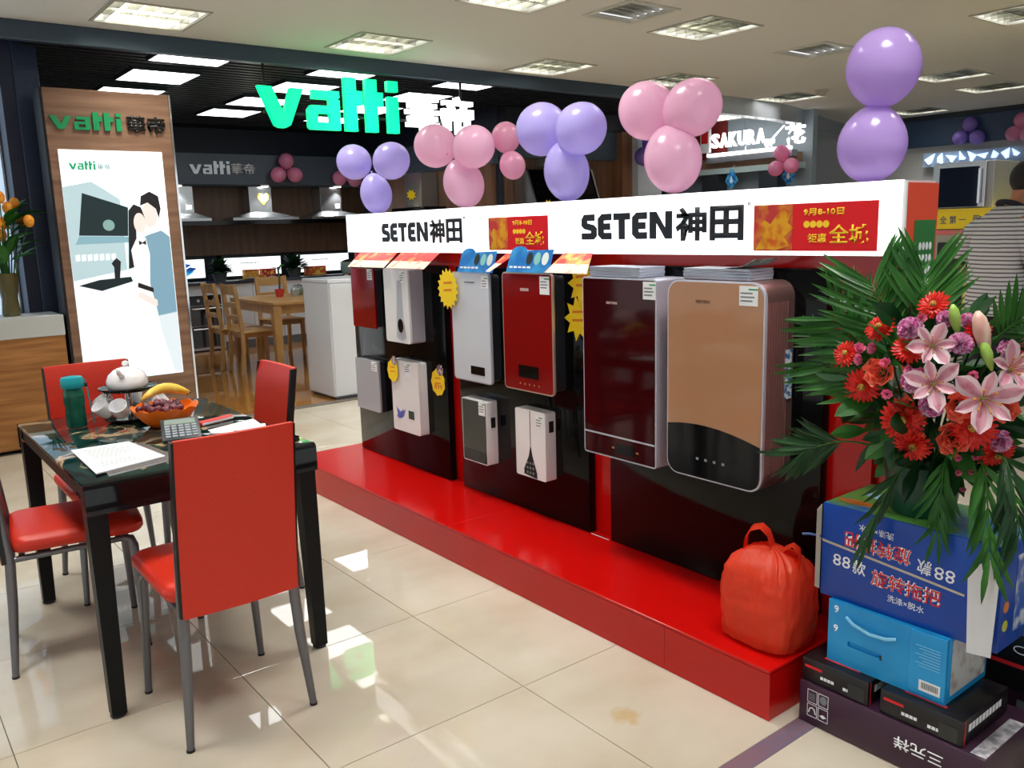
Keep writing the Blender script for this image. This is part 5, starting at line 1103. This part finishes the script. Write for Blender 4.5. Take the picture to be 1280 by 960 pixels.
for s, w_ in ((1, V[11]), (-1, V[15])):
    for k in range(5):
        b_ = Vector(w_)+Vector((.02, (k-2)*.016, 0)); thumb = k == (0 if s > 0 else 4); l = (.05, .07, .078, .07, .055)[k]
        d = Vector((1, (k-2)*.08, -.15)) if not thumb else Vector((.6, -s*.9, -.1))
        obj('finger', G().tube([b_, b_+d.normalized()*l*.55, b_+d.normalized()*l+Vector((-.004, 0, -.012))], [.009, .0085, .006], 8), skm, pt, True)
def stripe_mat():
    m = M('striped_shirt', (196, 200, 204), .8); n = m.node_tree.nodes; L = m.node_tree.links; b = n['Principled BSDF']
    tc = n.new('ShaderNodeTexCoord'); w_ = n.new('ShaderNodeTexWave'); w_.bands_direction = 'Z'; w_.inputs['Scale'].default_value = 13; w_.inputs['Distortion'].default_value = .6
    r_ = n.new('ShaderNodeValToRGB'); r_.color_ramp.elements[0].position = .18; r_.color_ramp.elements[0].color = lin((96, 96, 108)); r_.color_ramp.elements[1].position = .36; r_.color_ramp.elements[1].color = lin((206, 210, 212))
    L.new(tc.outputs['Object'], w_.inputs['Vector']); L.new(w_.outputs[0], r_.inputs[0]); L.new(r_.outputs[0], b.inputs['Base Color']); return m
def erings(L): return [[(cx+rx*math.cos(2*PI*k/24), ry*math.sin(2*PI*k/24), z) for k in range(24)] for cx, z, rx, ry in L]
g = G().loft(erings([(0, .86, .128, .178), (0, .9, .132, .182), (0, 1.0, .126, .174), (.005, 1.12, .13, .18), (.02, 1.26, .134, .192), (.038, 1.35, .126, .19), (.05, 1.41, .122, .178), (.068, 1.46, .105, .125), (.09, 1.5, .075, .08)]))
for e in ([(.045, .13, 1.385), (.03, .19, 1.34), (.005, .235, 1.23), (-.012, .25, 1.165)], [(.045, -.13, 1.385), (.045, -.195, 1.33), (.04, -.24, 1.22), (.04, -.257, 1.155)]): g.tube(e, [.07, .08, .074, .068], 18)
obj('shirt', g, stripe_mat(), pt, 60)
dkc = M('collar_navy', (26, 28, 40), .7)
obj('collar', G().tube([(.085+.07*math.cos(a), .072*math.sin(a), 1.492-.03*math.cos(a)) for a in [2*PI*k/16 for k in range(17)]], .016, 8), dkc, pt, True)
for c_, d_ in (((-.012, .245, 1.165), (-.2, .3, -1)), ((.04, -.252, 1.155), (0, -.2, -1))):
    q = Vector((0, 0, 1)).rotation_difference(Vector(d_).normalized()).to_matrix().to_4x4(); obj('cuff', G().lathe([(.066, -.012), (.07, 0), (.066, .012)], 18, cap=False).xf(Matrix.Translation(c_) @ q), dkc, pt, 60)
tro = M('trousers', (28, 30, 38), .8)
g = G().loft(erings([(0, .95, .116, .164), (0, .88, .12, .168), (0, .8, .105, .165), (0, .76, .08, .15)]))
for q in (-1, 1): g.tube([(0, q*.08, .85), (.012, q*.095, .68), (.022, q*.11, .48), (.005, q*.118, .25), (0, q*.12, .075)], [.09, .092, .078, .07, .066], 18)
obj('trousers', g, tro, pt, 60)
for s in (-1, 1): obj('shoe', G().loft([[(x+.0, s*.125+y*w_, z) for y, z in ((-1, .0), (1, 0), (.9, h), (-.9, h))] for x, w_, h in ((-.07, .03, .06), (-.02, .04, .09), (.08, .045, .07), (.17, .04, .045), (.2, .02, .03))]), blackm, pt, 50)
hq = Quaternion((0, 1, 0), .5)
obj('hair', G().ball((.195, 0, 1.655), (.108, .092, .105), hq, 20, 14), M('hair_black', (14, 13, 14), .5), pt, True)
for s in (-1, 1): obj('ear', G().ball((.235, s*.09, 1.60), (.022, .01, .03), hq, 10, 8), skm, pt, True)
obj('face', G().ball((.25, 0, 1.605), (.075, .072, .1), Quaternion((0, 1, 0), .6), 18, 12), skm, pt, True)
obj('nose', G().ball((.325, 0, 1.585), (.018, .014, .022), hq, 10, 8), skm, pt, True)
for s in (-1, 1): obj('eye', G().ball((.31, s*.03, 1.618), (.008, .011, .006), hq, 8, 6), M('eye', (24, 20, 20), .2), pt, True)
obj('mouth', G().ball((.305, 0, 1.548), (.012, .022, .006), hq, 8, 6), M('lip', (150, 80, 70), .5), pt, True)

# neighbouring appliance booth with the white lit lettering
silv = M('beam_silver', (182, 188, 196), .25, .7)
bp = [(8.3, 6.62), (8.9, 6.63), (9.5, 6.68), (10.1, 6.8), (10.7, 7.0), (11.4, 7.25), (12.2, 7.5), (12.99, 7.7)]
g = G(); g.loft([[(x, y, 2.70), (x, y+.14, 2.70), (x, y+.14, 2.899), (x, y, 2.899)] for x, y in bp])
struct('trim_curved_beam', g, silv, None, 40)
WX = 10.5
struct('wall_booth_back', G().box(WX, 10.6, 6.8, 12, 0, 2.9), M('booth_teal', (132, 146, 154), .5))
struct('trim_booth_wood', G().box(WX-.12, WX, 6.95, 11.9, 2.22, 2.36), M('booth_wood', (150, 116, 92), .45))
struct('trim_booth_ledge', G().box(WX-.2, WX, 6.9, 11.9, 2.14, 2.219), M('booth_mint', (170, 190, 188), .4))
struct('wall_booth_red', G().box(WX-.05, WX, 8.2, 9.4, 2.37, 2.9), M('booth_red', (120, 36, 34), .5))
for k, y in enumerate((7.35, 8.35, 9.2)):
    t = thing('wall_hood', ('dark wall hood at the corner end of the far booth', 'dark wall hood between the blue diamond tags of far booth', 'dark wall hood near the white pillar in far booth')[k], 'range hood', (WX-.1, y, 1.75)); obj('chimney', G().box(WX-.2, WX-.001, y-.15, y+.15, 1.8, 2.13), M('hood_dark', (70, 76, 82), .3, .5), t, w=True); obj('canopy', G().box(WX-.3, WX-.001, y-.3, y+.3, 1.65, 1.798, .01, 1), M('hood_dark', 0), t, w=True)
we2 = M('booth_lit', (255, 252, 250), .4, emit=2.2)
t = thing('booth_sign', 'white lit booth lettering with red logo board under the silver beam', 'lit sign', (WX-.3, 7.5, 2.38))
for k, chx in enumerate('樱花'): obj('letter', glyphs(chx, .3, .26, FX(WX-.28, 6.98-k*.32+.36, 2.44), .04, .03), we2, t, w=True)
for k, chx in enumerate('SAKURA'): obj('letter', glyphs(chx, .13, .2, FX(WX-.28, 8.25-k*.155, 2.5), .04, .03), we2, t, w=True)
obj('lamp_strip', G().box(WX-.3, WX-.22, 6.95, 8.35, 2.385, 2.43, .01, 1), we2, t, w=True)
lb_ = obj('logo_board', G().box(WX-.3, WX-.25, 8.3, 8.46, 2.45, 2.85), white, t, w=True); obj('logo', G().box(WX-.306, WX-.301, 8.32, 8.44, 2.58, 2.78).xf(Matrix.Translation((-(WX-.3), -7.5, -2.38))), inkr, lb_)
obj('rail', G().box(WX-.24, WX-.121, 6.95, 8.4, 2.30, 2.384), silv, t, w=True)
for y in (7.0, 7.7, 8.38): obj('rod', G().tube([(WX-.24, y, 2.38), (WX-.24, y, 2.899)], .012, 8), silv, t, True, w=True)
for k, (x, y) in enumerate(((9.3, 7.6),)):
    t = thing('ceiling_light_panel', 'bright lit panel hanging under the ceiling of the neighbouring booth', 'light panel', (x, y, 2.82)); obj('frame', G().box(-.5, .5, -.3, .3, .031, .075), silv, t); obj('diffuser', G().box(-.48, .48, -.28, .28, 0, .03), panel_em, t)
for k, y in enumerate((7.93, 6.99)):
    t = thing('diamond_tag', ('blue diamond shaped hanging tag beside the hood nearer the white pillar', 'blue diamond shaped hanging tag at the booth corner')[k], 'tag', (WX-.24, y, 2.05)); c_ = M('diamond_blue', (20, 110, 190), .3, noise=((90, 190, 230), (20, 20, 20), 2, .45, .6))
    obj('diamond', flat([[(0, -.14), (.11, -.02), (.07, .05), (0, .15), (-.07, .05), (-.11, -.02)]], FX(0, 0, 0), .012), c_, t); obj('drop_print', flat([[(0, -.06), (.03, -.03), (0, .05), (-.03, -.03)]], FX(-.0122, 0, 0), .002), inkw, t); obj('string', G().tube([(0, 0, .14), (.06, 0, .2)], .004, 6), inkw, t)
cluster([((WX-.4, 7.0, 2.33), .1, .11), ((WX-.4, 6.85, 2.16), .1, .11), ((WX-.4, 7.08, 2.14), .1, .11)], rose, 'three rose balloons at the corner of the white lit booth sign', (WX-.35, 6.98, 2.2), wg)
